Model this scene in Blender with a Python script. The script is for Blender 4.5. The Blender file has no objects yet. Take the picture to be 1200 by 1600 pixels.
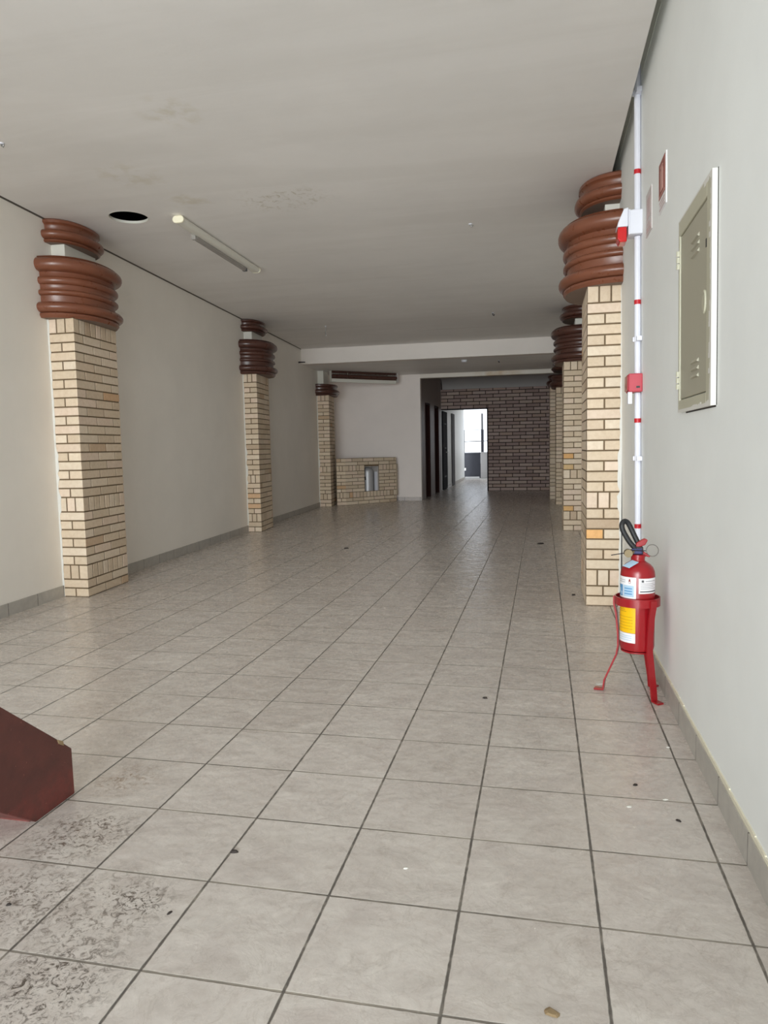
import bpy, bmesh, math, random
from mathutils import Matrix, Vector
random.seed(7)
PI = math.pi
K = 0.33 / 0.45          # layout below is in units of 0.45 per floor tile; the tiles are 33 cm
sc = bpy.context.scene
COL = sc.collection

# ---------------------------------------------------------------- camera
CAM_R = [[0.9768528, 0.2130169, -0.0195537], [-7.67e-05, -0.0910609, -0.9958453], [-0.2139125, 0.9727958, -0.0889368]]
CAM_C = [1.61855, -1.81154, 1.53673]
FPX = 1126.748
cd = bpy.data.cameras.new('camera')
cam = bpy.data.objects.new('camera', cd)
COL.objects.link(cam)
r0, r1, r2 = [Vector(v) for v in CAM_R]
cam.matrix_world = Matrix(((r0.x, -r1.x, -r2.x, CAM_C[0] * K), (r0.y, -r1.y, -r2.y, CAM_C[1] * K),
                           (r0.z, -r1.z, -r2.z, CAM_C[2] * K), (0, 0, 0, 1)))
cd.sensor_fit = 'AUTO'
cd.sensor_width = 36.0
cd.lens = 36.0 * FPX / 1600.0
cd.clip_start = 0.05
cd.clip_end = 200
sc.camera = cam

# ---------------------------------------------------------------- light and exposure
sc.view_settings.view_transform = 'Standard'
sc.view_settings.look = 'None'
sc.view_settings.gamma = 1.0
sc.view_settings.use_curve_mapping = False
sc.view_settings.exposure = 0.0
# hazy daylight: added bright lobe straight out of the front, shaped to light the depth,
# the sky overhead and along the street is paler; the open yard at the back is bright too
world = bpy.data.worlds.new('hazy_daylight')
sc.world = world
world.use_nodes = True
wt = world.node_tree
bg = wt.nodes['Background']
def wnode(typ, **kw):
    nd = wt.nodes.new(typ)
    for k_, v_ in kw.items(): setattr(nd, k_, v_)
    return nd
def wmap(src, a, b, lo, hi):
    nd = wnode('ShaderNodeMapRange', interpolation_type='SMOOTHSTEP')
    wt.links.new(src, nd.inputs[0])
    for i_, v_ in enumerate((a, b, lo, hi)): nd.inputs[i_ + 1].default_value = v_
    return nd.outputs[0]
wsep = wnode('ShaderNodeSeparateXYZ')
wt.links.new(wnode('ShaderNodeTexCoord').outputs['Generated'], wsep.inputs[0])
def wramp(stops):
    """brightness against the angle from straight out of the shop front (1 = straight out)"""
    nd = wnode('ShaderNodeValToRGB')
    wt.links.new(wneg.outputs[0], nd.inputs[0])
    el = nd.color_ramp.elements
    for i_, (pos_, v_) in enumerate(stops):
        e_ = el[0] if i_ == 0 else (el[-1] if i_ == len(stops) - 1 else el.new(pos_))
        e_.position = pos_
        e_.color = (v_ / 20, v_ / 20, v_ / 20, 1)
    return nd.outputs[0]
wneg = wnode('ShaderNodeMath', operation='MULTIPLY')
wt.links.new(wsep.outputs[1], wneg.inputs[0]); wneg.inputs[1].default_value = -1.0
f_up = wramp(((0.0, 0.4), (0.70, 0.9), (0.87, 2.2), (0.93, 7.5), (0.97, 13.0), (1.0, 14.0)))
f_dn = wramp(((0.0, 1.2), (0.70, 1.2), (0.87, 1.6), (0.93, 5.0), (0.97, 10.0), (1.0, 11.5)))
fsel = wnode('ShaderNodeMix', data_type='FLOAT')
wt.links.new(wmap(wsep.outputs[2], -0.03, 0.03, 0.0, 1.0), fsel.inputs[0])
wt.links.new(f_dn, fsel.inputs[2]); wt.links.new(f_up, fsel.inputs[3])
L_FRONT, L_YARD = 23.5, 1.6
yard = wmap(wsep.outputs[1], 0.0, 0.2, 0.0, L_YARD)
wadd = wnode('ShaderNodeMath', operation='MULTIPLY_ADD')
wt.links.new(fsel.outputs[0], wadd.inputs[0]); wadd.inputs[1].default_value = L_FRONT; wt.links.new(yard, wadd.inputs[2])
wmix = wnode('ShaderNodeMix', data_type='RGBA')
wt.links.new(wmap(wsep.outputs[2], -0.04, 0.04, 0.0, 1.0), wmix.inputs[0])
wmix.inputs[6].default_value = (0.92, 0.97, 0.98, 1)      # below the horizon
wmix.inputs[7].default_value = (0.92, 0.98, 1.0, 1)      # above the horizon
wyd = wnode('ShaderNodeMix', data_type='RGBA')             # cooler sky over the yard
wt.links.new(wmap(wsep.outputs[1], 0.0, 0.2, 0.0, 1.0), wyd.inputs[0])
wt.links.new(wmix.outputs[2], wyd.inputs[6]); wyd.inputs[7].default_value = (0.86, 0.92, 1.0, 1)
wt.links.new(wyd.outputs[2], bg.inputs['Color'])
wt.links.new(wadd.outputs[0], bg.inputs['Strength'])

def portal(name, loc, rot, sx, sy):
    l = bpy.data.lights.new(name, 'AREA')
    l.shape = 'RECTANGLE'
    l.size = sx * K
    l.size_y = sy * K
    l.cycles.is_portal = True
    o = bpy.data.objects.new(name, l)
    o.location = Vector(loc) * K
    o.rotation_euler = rot
    COL.objects.link(o)
YF = -3.0               # the open shop front behind the camera
portal('shopfront_opening', (-0.3, YF - 0.02, 2.0), (PI / 2, 0, 0), 5.9, 4.3)
portal('yard_opening', (-0.3, 31.65, 1.6), (-PI / 2, 0, 0), 3.2, 3.2)
sc.cycles.max_bounces = 16
sc.cycles.diffuse_bounces = 10
sc.cycles.use_denoising = True

# ---------------------------------------------------------------- mesh helpers
ORG = {}

class MB:
    def __init__(self):
        self.v = []; self.f = []; self.m = []; self.c = []
    def add(self, verts, faces, mi=0, col=(1, 1, 1)):
        b = len(self.v)
        self.v += [tuple(p) for p in verts]
        for f in faces:
            self.f.append([b + i for i in f]); self.m.append(mi); self.c.append(col)
    def quad(self, a, b, c, d, mi=0, col=(1, 1, 1)):
        self.add([a, b, c, d], [(0, 1, 2, 3)], mi, col)
    def box(self, x0, x1, y0, y1, z0, z1, mi=0):
        self.hexa([(x0, y0), (x1, y0), (x1, y1), (x0, y1)], z0, z1, mi)
    def hexa(self, poly, z0, z1, mi=0):
        n = len(poly)
        v = [(p[0], p[1], z0) for p in poly] + [(p[0], p[1], z1) for p in poly]
        f = [tuple(range(n - 1, -1, -1)), tuple(range(n, 2 * n))]
        f += [(i, (i + 1) % n, n + (i + 1) % n, n + i) for i in range(n)]
        self.add(v, f, mi)
    def frame_box(self, O, U, N, u0, u1, n0, n1, z0, z1, mi=0):
        """box in a wall frame: U along the wall, N out of it"""
        P = lambda u, n: (O[0] + U[0] * u + N[0] * n, O[1] + U[1] * u + N[1] * n)
        q = [P(u0, n0), P(u1, n0), P(u1, n1), P(u0, n1)]
        area = sum(q[i][0] * q[(i + 1) % 4][1] - q[(i + 1) % 4][0] * q[i][1] for i in range(4))
        if area < 0: q.reverse()
        self.hexa(q, z0, z1, mi)
    def extrude(self, pts, d, mi=0):
        """closed 3D polygon extruded along vector d"""
        n = len(pts)
        v = [tuple(p) for p in pts] + [tuple(p[i] + d[i] for i in range(3)) for p in pts]
        f = [tuple(range(n)), tuple(range(2 * n - 1, n - 1, -1))]
        f += [(i, n + i, n + (i + 1) % n, (i + 1) % n) for i in range(n)]
        self.add(v, f, mi)
    def tube(self, path, r, seg=10, mi=0, caps=True, closed=False):
        path = [Vector(p) for p in path]
        n = len(path)
        rr = r if isinstance(r, (list, tuple)) else [r] * n
        up = None; rings = []
        for i, p in enumerate(path):
            if closed: t = path[(i + 1) % n] - path[i - 1]
            else: t = path[min(i + 1, n - 1)] - path[max(i - 1, 0)]
            t.normalize()
            if up is None:
                up = Vector((0, 0, 1)) if abs(t.z) < 0.9 else Vector((1, 0, 0))
            s = t.cross(up).normalized(); up = s.cross(t).normalized()
            rings.append([p + (s * math.cos(2 * PI * k / seg) + up * math.sin(2 * PI * k / seg)) * rr[i] for k in range(seg)])
        v = [q for rg in rings for q in rg]
        f = []
        for i in range(n if closed else n - 1):
            a = i * seg; b = ((i + 1) % n) * seg
            f += [(a + k, a + (k + 1) % seg, b + (k + 1) % seg, b + k) for k in range(seg)]
        if caps and not closed:
            f += [tuple(range(seg - 1, -1, -1)), tuple(range((n - 1) * seg, n * seg))]
        self.add(v, f, mi)
    def lathe(self, prof, c, seg=40, mi=0):
        n = len(prof); v = []
        for r, z in prof:
            v += [(c[0] + r * math.cos(2 * PI * k / seg), c[1] + r * math.sin(2 * PI * k / seg), c[2] + z) for k in range(seg)]
        f = []
        for i in range(n - 1):
            a = i * seg; b = a + seg
            f += [(a + k, a + (k + 1) % seg, b + (k + 1) % seg, b + k) for k in range(seg)]
        f += [tuple(range(seg - 1, -1, -1)), tuple(range((n - 1) * seg, n * seg))]
        self.add(v, f, mi)
    def build(self, name, mats, parent=None, smooth=None, bevel=0, origin=None):
        me = bpy.data.meshes.new(name)
        if origin is None:
            if parent is not None: origin = ORG[parent.name]
            else:
                xs, ys, zs = zip(*self.v)
                origin = ((min(xs) + max(xs)) / 2, (min(ys) + max(ys)) / 2, min(zs))
        me.from_pydata([((x - origin[0]) * K, (y - origin[1]) * K, (z - origin[2]) * K) for x, y, z in self.v], [], self.f)
        if not isinstance(mats, (list, tuple)): mats = [mats]
        for m in mats: me.materials.append(m)
        me.polygons.foreach_set('material_index', self.m)
        if any(c != (1, 1, 1) for c in self.c):
            at = me.color_attributes.new('tone', 'FLOAT_COLOR', 'CORNER')
            buf = []
            for f, c in zip(self.f, self.c): buf += [c[0], c[1], c[2], 1.0] * len(f)
            at.data.foreach_set('color', buf)
        else:
            bm = bmesh.new(); bm.from_mesh(me)
            bmesh.ops.recalc_face_normals(bm, faces=bm.faces)
            bm.to_mesh(me); bm.free()
        if smooth:
            me.shade_smooth()
            me.set_sharp_from_angle(angle=math.radians(smooth))
        me.update()
        o = bpy.data.objects.new(name, me)
        COL.objects.link(o)
        ORG[o.name] = origin
        if parent is not None: o.parent = parent
        else: o.location = Vector(origin) * K
        if bevel:
            b = o.modifiers.new('edge_bevel', 'BEVEL')
            b.width = bevel * K; b.segments = 2; b.limit_method = 'ANGLE'; b.angle_limit = math.radians(40)
        return o

def tag(o, label, cat, group=None, kind=None):
    o['label'] = label; o['category'] = cat
    if group: o['group'] = group
    if kind: o['kind'] = kind
    return o
def thing(name, loc, label, cat, group=None):
    o = bpy.data.objects.new(name, None)
    o.empty_display_size = 0.1
    o.location = Vector(loc) * K
    COL.objects.link(o)
    ORG[o.name] = tuple(loc)
    return tag(o, label, cat, group)
def struct(mb, name, mats, **kw):
    o = mb.build(name, mats, **kw)
    o['kind'] = 'structure'
    return o

# ---------------------------------------------------------------- material helpers
def srgb(r, g, b):
    f = lambda c: (c / 255 / 12.92) if c / 255 <= 0.04045 else ((c / 255 + 0.055) / 1.055) ** 2.4
    return (f(r), f(g), f(b), 1)
class NT:
    def __init__(self, name):
        self.mat = bpy.data.materials.new(name); self.mat.use_nodes = True
        self.t = self.mat.node_tree; self.b = self.t.nodes['Principled BSDF']
    def n(self, typ, **kw):
        nd = self.t.nodes.new(typ)
        for k, v in kw.items(): setattr(nd, k, v)
        return nd
    def set(self, sock, v):
        if isinstance(v, bpy.types.NodeSocket): self.t.links.new(v, sock)
        else: sock.default_value = v
    def math(self, op, a, b=None, c=None, clamp=False):
        nd = self.n('ShaderNodeMath', operation=op, use_clamp=clamp)
        self.set(nd.inputs[0], a)
        if b is not None: self.set(nd.inputs[1], b)
        if c is not None: self.set(nd.inputs[2], c)
        return nd.outputs[0]
    def mix(self, fac, a, b, mode='MIX'):
        nd = self.n('ShaderNodeMix', data_type='RGBA', blend_type=mode)
        self.set(nd.inputs[0], fac); self.set(nd.inputs[6], a); self.set(nd.inputs[7], b)
        return nd.outputs[2]
    def noise(self, vec, scale, detail=4, rough=0.55, dist=0.0):
        nd = self.n('ShaderNodeTexNoise')
        nd.inputs['Scale'].default_value = scale; nd.inputs['Detail'].default_value = detail
        nd.inputs['Roughness'].default_value = rough; nd.inputs['Distortion'].default_value = dist
        if vec is not None: self.t.links.new(vec, nd.inputs['Vector'])
        return nd.outputs['Fac']
    def ramp(self, v, a, b, lo=0.0, hi=1.0):
        nd = self.n('ShaderNodeMapRange', clamp=True)
        self.set(nd.inputs[0], v)
        for i, q in enumerate((a, b, lo, hi)): nd.inputs[i + 1].default_value = q
        return nd.outputs[0]
    def pos(self):
        return self.n('ShaderNodeNewGeometry').outputs['Position']
    def n_sep(self, vec, i):
        nd = self.n('ShaderNodeSeparateXYZ'); self.t.links.new(vec, nd.inputs[0])
        return nd.outputs[i]
    def scalev(self, vec, s):
        nd = self.n('ShaderNodeMapping'); self.t.links.new(vec, nd.inputs[0]); nd.inputs['Scale'].default_value = s
        return nd.outputs[0]
    def bump(self, h, strength, dist):
        nd = self.n('ShaderNodeBump'); nd.inputs['Strength'].default_value = strength; nd.inputs['Distance'].default_value = dist
        self.t.links.new(h, nd.inputs['Height']); self.t.links.new(nd.outputs[0], self.b.inputs['Normal'])
    def base(self, c): self.set(self.b.inputs['Base Color'], c)
    def rough(self, r): self.set(self.b.inputs['Roughness'], r)

def plain(name, col, rough=0.5, metal=0.0, spec=0.5, var=0.06, nscale=9.0, bump=0.0, coat=0.0):
    m = NT(name); p = m.pos()
    nz = m.noise(p, nscale, 3)
    d = tuple(c * (1 - var) for c in col[:3]) + (1,)
    l = tuple(min(1, c * (1 + var)) for c in col[:3]) + (1,)
    m.base(m.mix(nz, d, l)); m.rough(rough)
    m.b.inputs['Metallic'].default_value = metal
    m.b.inputs['Specular IOR Level'].default_value = spec
    m.b.inputs['Coat Weight'].default_value = coat
    if bump: m.bump(m.noise(p, nscale * 6, 3), bump, 0.004)
    return m.mat

def wall_paint(name, col, stain=None, amp=0.035, extra=None):
    m = NT(name); p = m.pos()
    big = m.noise(p, 1.3, 4, 0.6); fine = m.noise(p, 26, 4, 0.6)
    d = tuple(c * (1 - amp) for c in col[:3]) + (1,); l = tuple(min(1, c * (1 + amp)) for c in col[:3]) + (1,)
    c = m.mix(m.ramp(big, 0.3, 0.7), d, l)
    if stain:
        st = m.ramp(m.noise(m.scalev(p, (0.5, 1.2, 1)), 0.9, 6, 0.62, 0.6), 0.62, 0.80, 0, 0.35)
        c = m.mix(st, c, stain)
    if extra: c = extra(m, p, c)
    m.base(c); m.rough(m.ramp(fine, 0.3, 0.7, 0.5, 0.62))
    m.b.inputs['Specular IOR Level'].default_value = 0.3
    m.bump(m.math('ADD', m.noise(p, 5, 4, 0.6), m.math('MULTIPLY', fine, 0.35)), 0.25, 0.006)
    return m.mat

def spot(m, p, cx, cy, r, cz=None, sx=1.0, sy=1.0):
    """soft disc mask around a place in the room (layout units)"""
    sep = m.n('ShaderNodeSeparateXYZ'); m.t.links.new(p, sep.inputs[0])
    dx = m.math('MULTIPLY', m.math('SUBTRACT', sep.outputs[0], cx * K), sx)
    dy = m.math('MULTIPLY', m.math('SUBTRACT', sep.outputs[1], cy * K), sy)
    d = m.math('SQRT', m.math('ADD', m.math('MULTIPLY', dx, dx), m.math('MULTIPLY', dy, dy)))
    return m.ramp(d, r * K * 0.35, r * K, 1.0, 0.0)

M = {}
M['wall'] = wall_paint('white_wall_paint', srgb(244, 239, 231))
M['right_wall'] = wall_paint('cool_white_wall_paint', srgb(244, 247, 246))
M['white_wall'] = wall_paint('white_partition_paint', srgb(244, 235, 230))
def ceil_marks(m, p, c):
    nz = m.noise(p, 14, 6, 0.7, 1.0)
    k = m.math('MULTIPLY', spot(m, p, -0.86, 5.12, 0.42, sx=0.7), m.ramp(nz, 0.52, 0.66))
    c = m.mix(m.math('MULTIPLY', k, 0.6), c, srgb(176, 166, 140))
    k2 = m.math('MULTIPLY', spot(m, p, -0.9, 5.16, 0.30), m.ramp(m.noise(p, 22, 5, 0.7, 2.0), 0.60, 0.66))
    c = m.mix(m.math('MULTIPLY', k2, 0.8), c, srgb(250, 248, 240))
    for (x, y, r) in ((-1.95, 4.2, 0.35), (-1.75, 4.9, 0.28), (-3.0, 2.5, 0.4), (-1.0, 3.2, 0.3)):
        c = m.mix(m.math('MULTIPLY', m.math('MULTIPLY', spot(m, p, x, y, r), m.ramp(m.noise(p, 9, 5), 0.45, 0.65)), 0.35), c, srgb(190, 178, 140))
    w = m.ramp(m.noise(m.scalev(p, (0.25, 1.6, 1)), 1.5, 5, 0.6, 0.8), 0.45, 0.62, 0, 0.09)
    return m.mix(w, c, srgb(176, 170, 158))
M['ceiling'] = wall_paint('ceiling_paint', srgb(235, 232, 229), extra=ceil_marks)
M['slab'] = plain('concrete_slab', srgb(232, 232, 227), 0.9, var=0.1)
M['gap_shade'] = plain('ceiling_gap_shade', srgb(112, 105, 97), 0.9)  # shade of the gap along the left wall, as a colour
M['dark_slab'] = plain('dark_void', srgb(40, 40, 44), 0.95)
def beam_marks(m, p, c):
    sep = m.n('ShaderNodeSeparateXYZ'); m.t.links.new(p, sep.inputs[0])
    xm = m.math('MULTIPLY', m.ramp(sep.outputs[0], -0.3 * K, 0.1 * K), m.ramp(sep.outputs[0], 0.6 * K, 1.2 * K, 1, 0))
    return m.mix(m.math('MULTIPLY', m.math('MULTIPLY', xm, m.ramp(m.noise(p, 5, 5), 0.35, 0.6)), 0.55), c, srgb(196, 160, 112))
M['beam'] = wall_paint('beam_paint', srgb(230, 223, 217))
M['beam_stained'] = wall_paint('stained_beam_paint', srgb(232, 226, 216), extra=beam_marks)
M['cream_paint'] = plain('cream_paint_edge', srgb(232, 226, 205), 0.55, var=0.08, nscale=30)
M['caulk'] = plain('white_paint_edge', srgb(222, 220, 214), 0.5, var=0.04, nscale=25)
M['mortar'] = plain('brown_mortar', srgb(112, 94, 72), 0.95, var=0.18, nscale=30)
M['dark_mortar'] = plain('dark_mortar', srgb(66, 54, 52), 0.95, var=0.2, nscale=30)
def brick_mat(name, rough, spec):
    m = NT(name); p = m.pos()
    at = m.n('ShaderNodeAttribute'); at.attribute_name = 'tone'
    nz = m.noise(p, 40, 5, 0.65); nb = m.noise(p, 8, 3)
    c = m.mix(m.ramp(nz, 0.35, 0.75, 0, 0.30), at.outputs['Color'], m.mix(1.0, at.outputs['Color'], srgb(205, 185, 160), 'MULTIPLY'))
    c = m.mix(m.ramp(nb, 0.55, 0.8, 0, 0.18), c, srgb(205, 172, 140))
    m.base(c); m.rough(rough); m.b.inputs['Specular IOR Level'].default_value = spec
    m.bump(nz, 0.3, 0.004)
    return m.mat
M['brick'] = brick_mat('cream_face_brick', 0.7, 0.25)
M['dark_brick'] = brick_mat('brown_face_brick', 0.65, 0.3)
def gloss_brown(name, c1, c2):
    m = NT(name); p = m.pos()
    m.base(m.mix(m.noise(p, 7, 4), c1, c2)); m.rough(m.ramp(m.noise(p, 20, 3), 0.3, 0.7, 0.26, 0.38))
    m.b.inputs['Specular IOR Level'].default_value = 0.5
    m.b.inputs['Coat Weight'].default_value = 0.25; m.b.inputs['Coat Roughness'].default_value = 0.2
    m.bump(m.noise(p, 45, 4), 0.12, 0.003)
    return m.mat
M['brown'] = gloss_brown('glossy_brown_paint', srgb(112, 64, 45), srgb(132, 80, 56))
M['dark_shaded_brown'] = gloss_brown('glossy_dark_and_shaded_brown', srgb(76, 46, 38), srgb(88, 54, 44))  # moulding's own dark brown; on the deeper capitals, shade put into the colour
M['under'] = plain('grey_brown_plaster', srgb(128, 110, 98), 0.85, var=0.12)
M['white_plastic'] = plain('white_plastic', srgb(222, 223, 232), 0.35, var=0.02)
M['white_enamel'] = plain('white_enamel', srgb(226, 224, 214), 0.35, var=0.03)
M['ivory_plastic'] = plain('ivory_plastic', srgb(246, 240, 214), 0.4, var=0.04)
M['tube_glass'] = plain('grey_tube_glass', srgb(156, 152, 147), 0.25, var=0.05)
M['red'] = plain('red_enamel', srgb(152, 19, 28), 0.28, var=0.06, coat=0.2)
M['red_tape'] = plain('red_tape', srgb(190, 20, 34), 0.4)
M['red_dull'] = plain('faded_red_plastic', srgb(186, 62, 76), 0.5, var=0.06)
M['red_lens'] = plain('red_lens', srgb(200, 20, 24), 0.15, coat=0.4)
M['black_rubber'] = plain('black_rubber', srgb(34, 34, 36), 0.5, var=0.1)
M['dark_metal'] = plain('dark_steel', srgb(60, 58, 64), 0.4, metal=0.7)
M['brass'] = plain('brass', srgb(120, 106, 80), 0.45, metal=0.6)
M['steel'] = plain('bright_steel', srgb(205, 205, 205), 0.28, metal=1.0, var=0.03)
M['galvanised'] = plain('galvanised_steel', srgb(196, 196, 198), 0.45, metal=0.35, var=0.04)
M['brick_end'] = plain('brick_end_render', srgb(190, 172, 150), 0.85, var=0.1)
M['chrome_wire'] = plain('wire_steel', srgb(170, 170, 168), 0.3, metal=0.9)
M['blue_plastic'] = plain('blue_seal', srgb(44, 46, 92), 0.5)
M['label_white'] = plain('paper_white', srgb(236, 234, 236), 0.45, var=0.03)
M['label_blue'] = plain('label_blue', srgb(92, 150, 196), 0.45)
M['label_pale'] = plain('label_pale_blue', srgb(176, 204, 226), 0.45)
M['label_yellow'] = plain('label_yellow', srgb(246, 190, 0), 0.45, var=0.03)
M['ink'] = plain('dark_ink', srgb(92, 92, 96), 0.6)
M['ink_grey'] = plain('grey_ink', srgb(176, 174, 178), 0.6)
M['ink_ochre'] = plain('ochre_ink', srgb(196, 148, 10), 0.6)
M['panel_grey'] = plain('grey_green_enamel', srgb(172, 168, 150), 0.45, metal=0.0, var=0.05, nscale=5)
M['panel_frame'] = plain('pale_green_enamel', srgb(190, 187, 166), 0.42, var=0.05)
M['sign_red'] = plain('sign_red_brown', srgb(146, 66, 52), 0.35)
M['sign_pink'] = plain('sign_pink', srgb(206, 156, 146), 0.4)
M['faded'] = plain('faded_pink_sticker', srgb(206, 198, 196), 0.5, var=0.08, nscale=18)
M['faded_ink'] = plain('faded_pink_ink', srgb(202, 178, 176), 0.5, var=0.06, nscale=18)
def rusty_red():
    m = NT('worn_red_oxide_paint'); p = m.pos()
    sep = m.n('ShaderNodeSeparateXYZ'); m.t.links.new(p, sep.inputs[0])
    c = m.mix(m.ramp(m.noise(p, 12, 5), 0.35, 0.7), srgb(84, 46, 41), srgb(100, 54, 47))
    worn = m.math('MULTIPLY', m.ramp(m.noise(p, 16, 6, 0.7), 0.40, 0.60), m.ramp(sep.outputs[2], 0.10 * K, 0.19 * K, 1, 0))
    c = m.mix(m.math('MULTIPLY', worn, 0.55), c, srgb(128, 58, 51))
    sp = m.ramp(m.noise(p, 95, 3), 0.70, 0.74)
    c = m.mix(m.math('MULTIPLY', sp, 0.7), c, srgb(190, 120, 104))
    m.base(c); m.rough(0.55); m.bump(m.noise(p, 50, 4), 0.25, 0.003)
    return m.mat
M['rust_red'] = rusty_red()
M['door_brown'] = plain('dark_brown_door_paint', srgb(58, 34, 30), 0.8, spec=0.15, var=0.12)
M['door_black'] = plain('dark_steel_door_paint', srgb(40, 38, 42), 0.9, spec=0.1, var=0.2, nscale=14)
M['gate_slate'] = plain('slate_gate_paint', srgb(62, 64, 76), 0.5, var=0.12, nscale=10)
M['door_grey'] = plain('grey_door_paint', srgb(104, 104, 107), 0.85, spec=0.15)
M['yard_wall'] = plain('pale_yard_render', srgb(206, 204, 206), 0.85, var=0.08, nscale=5)
M['concrete'] = plain('pale_concrete', srgb(176, 174, 170), 0.9, var=0.08, nscale=2)
M['street'] = plain('street_concrete', srgb(168, 164, 156), 0.9, var=0.08, nscale=2)
M['cove'] = wall_paint('grey_plaster', srgb(178, 175, 174))
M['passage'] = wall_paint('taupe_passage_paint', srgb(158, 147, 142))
M['debris'] = plain('dark_debris_and_gap_shade', srgb(44, 36, 32), 0.8)
M['debris_brown'] = plain('ochre_paper', srgb(150, 128, 96), 0.8)
M['flake'] = plain('white_paint_flake', srgb(236, 234, 226), 0.7)
M['niche'] = plain('pale_niche_plaster', srgb(196, 190, 186), 0.75, var=0.06)

def tile_nodes(m, p, axes='XY', size=0.45 * K, grout=0.0068):
    sep = m.n('ShaderNodeSeparateXYZ'); m.t.links.new(p, sep.inputs[0])
    ds = []; ids = []
    wob = m.math('MULTIPLY', m.math('SUBTRACT', m.noise(p, 30, 3), 0.5), 0.004)
    for a in axes:
        q = m.math('DIVIDE', sep.outputs['XYZ'.index(a)], size)
        fr = m.math('FRACT', q); ids.append(m.math('FLOOR', q))
        e = m.math('MULTIPLY', m.math('MINIMUM', fr, m.math('SUBTRACT', 1.0, fr)), size)
        ds.append(e)
    d = ds[0] if len(ds) == 1 else m.math('MINIMUM', ds[0], ds[1])
    d = m.math('ADD', d, wob)
    g = m.ramp(d, grout * 0.30, grout * 0.62, 1.0, 0.0)
    cmb = m.n('ShaderNodeCombineXYZ')
    m.set(cmb.inputs[0], ids[0])
    if len(ids) > 1: m.set(cmb.inputs[1], ids[1])
    wn = m.n('ShaderNodeTexWhiteNoise', noise_dimensions='3D'); m.t.links.new(cmb.outputs[0], wn.inputs['Vector'])
    return d, g, wn, cmb

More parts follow.
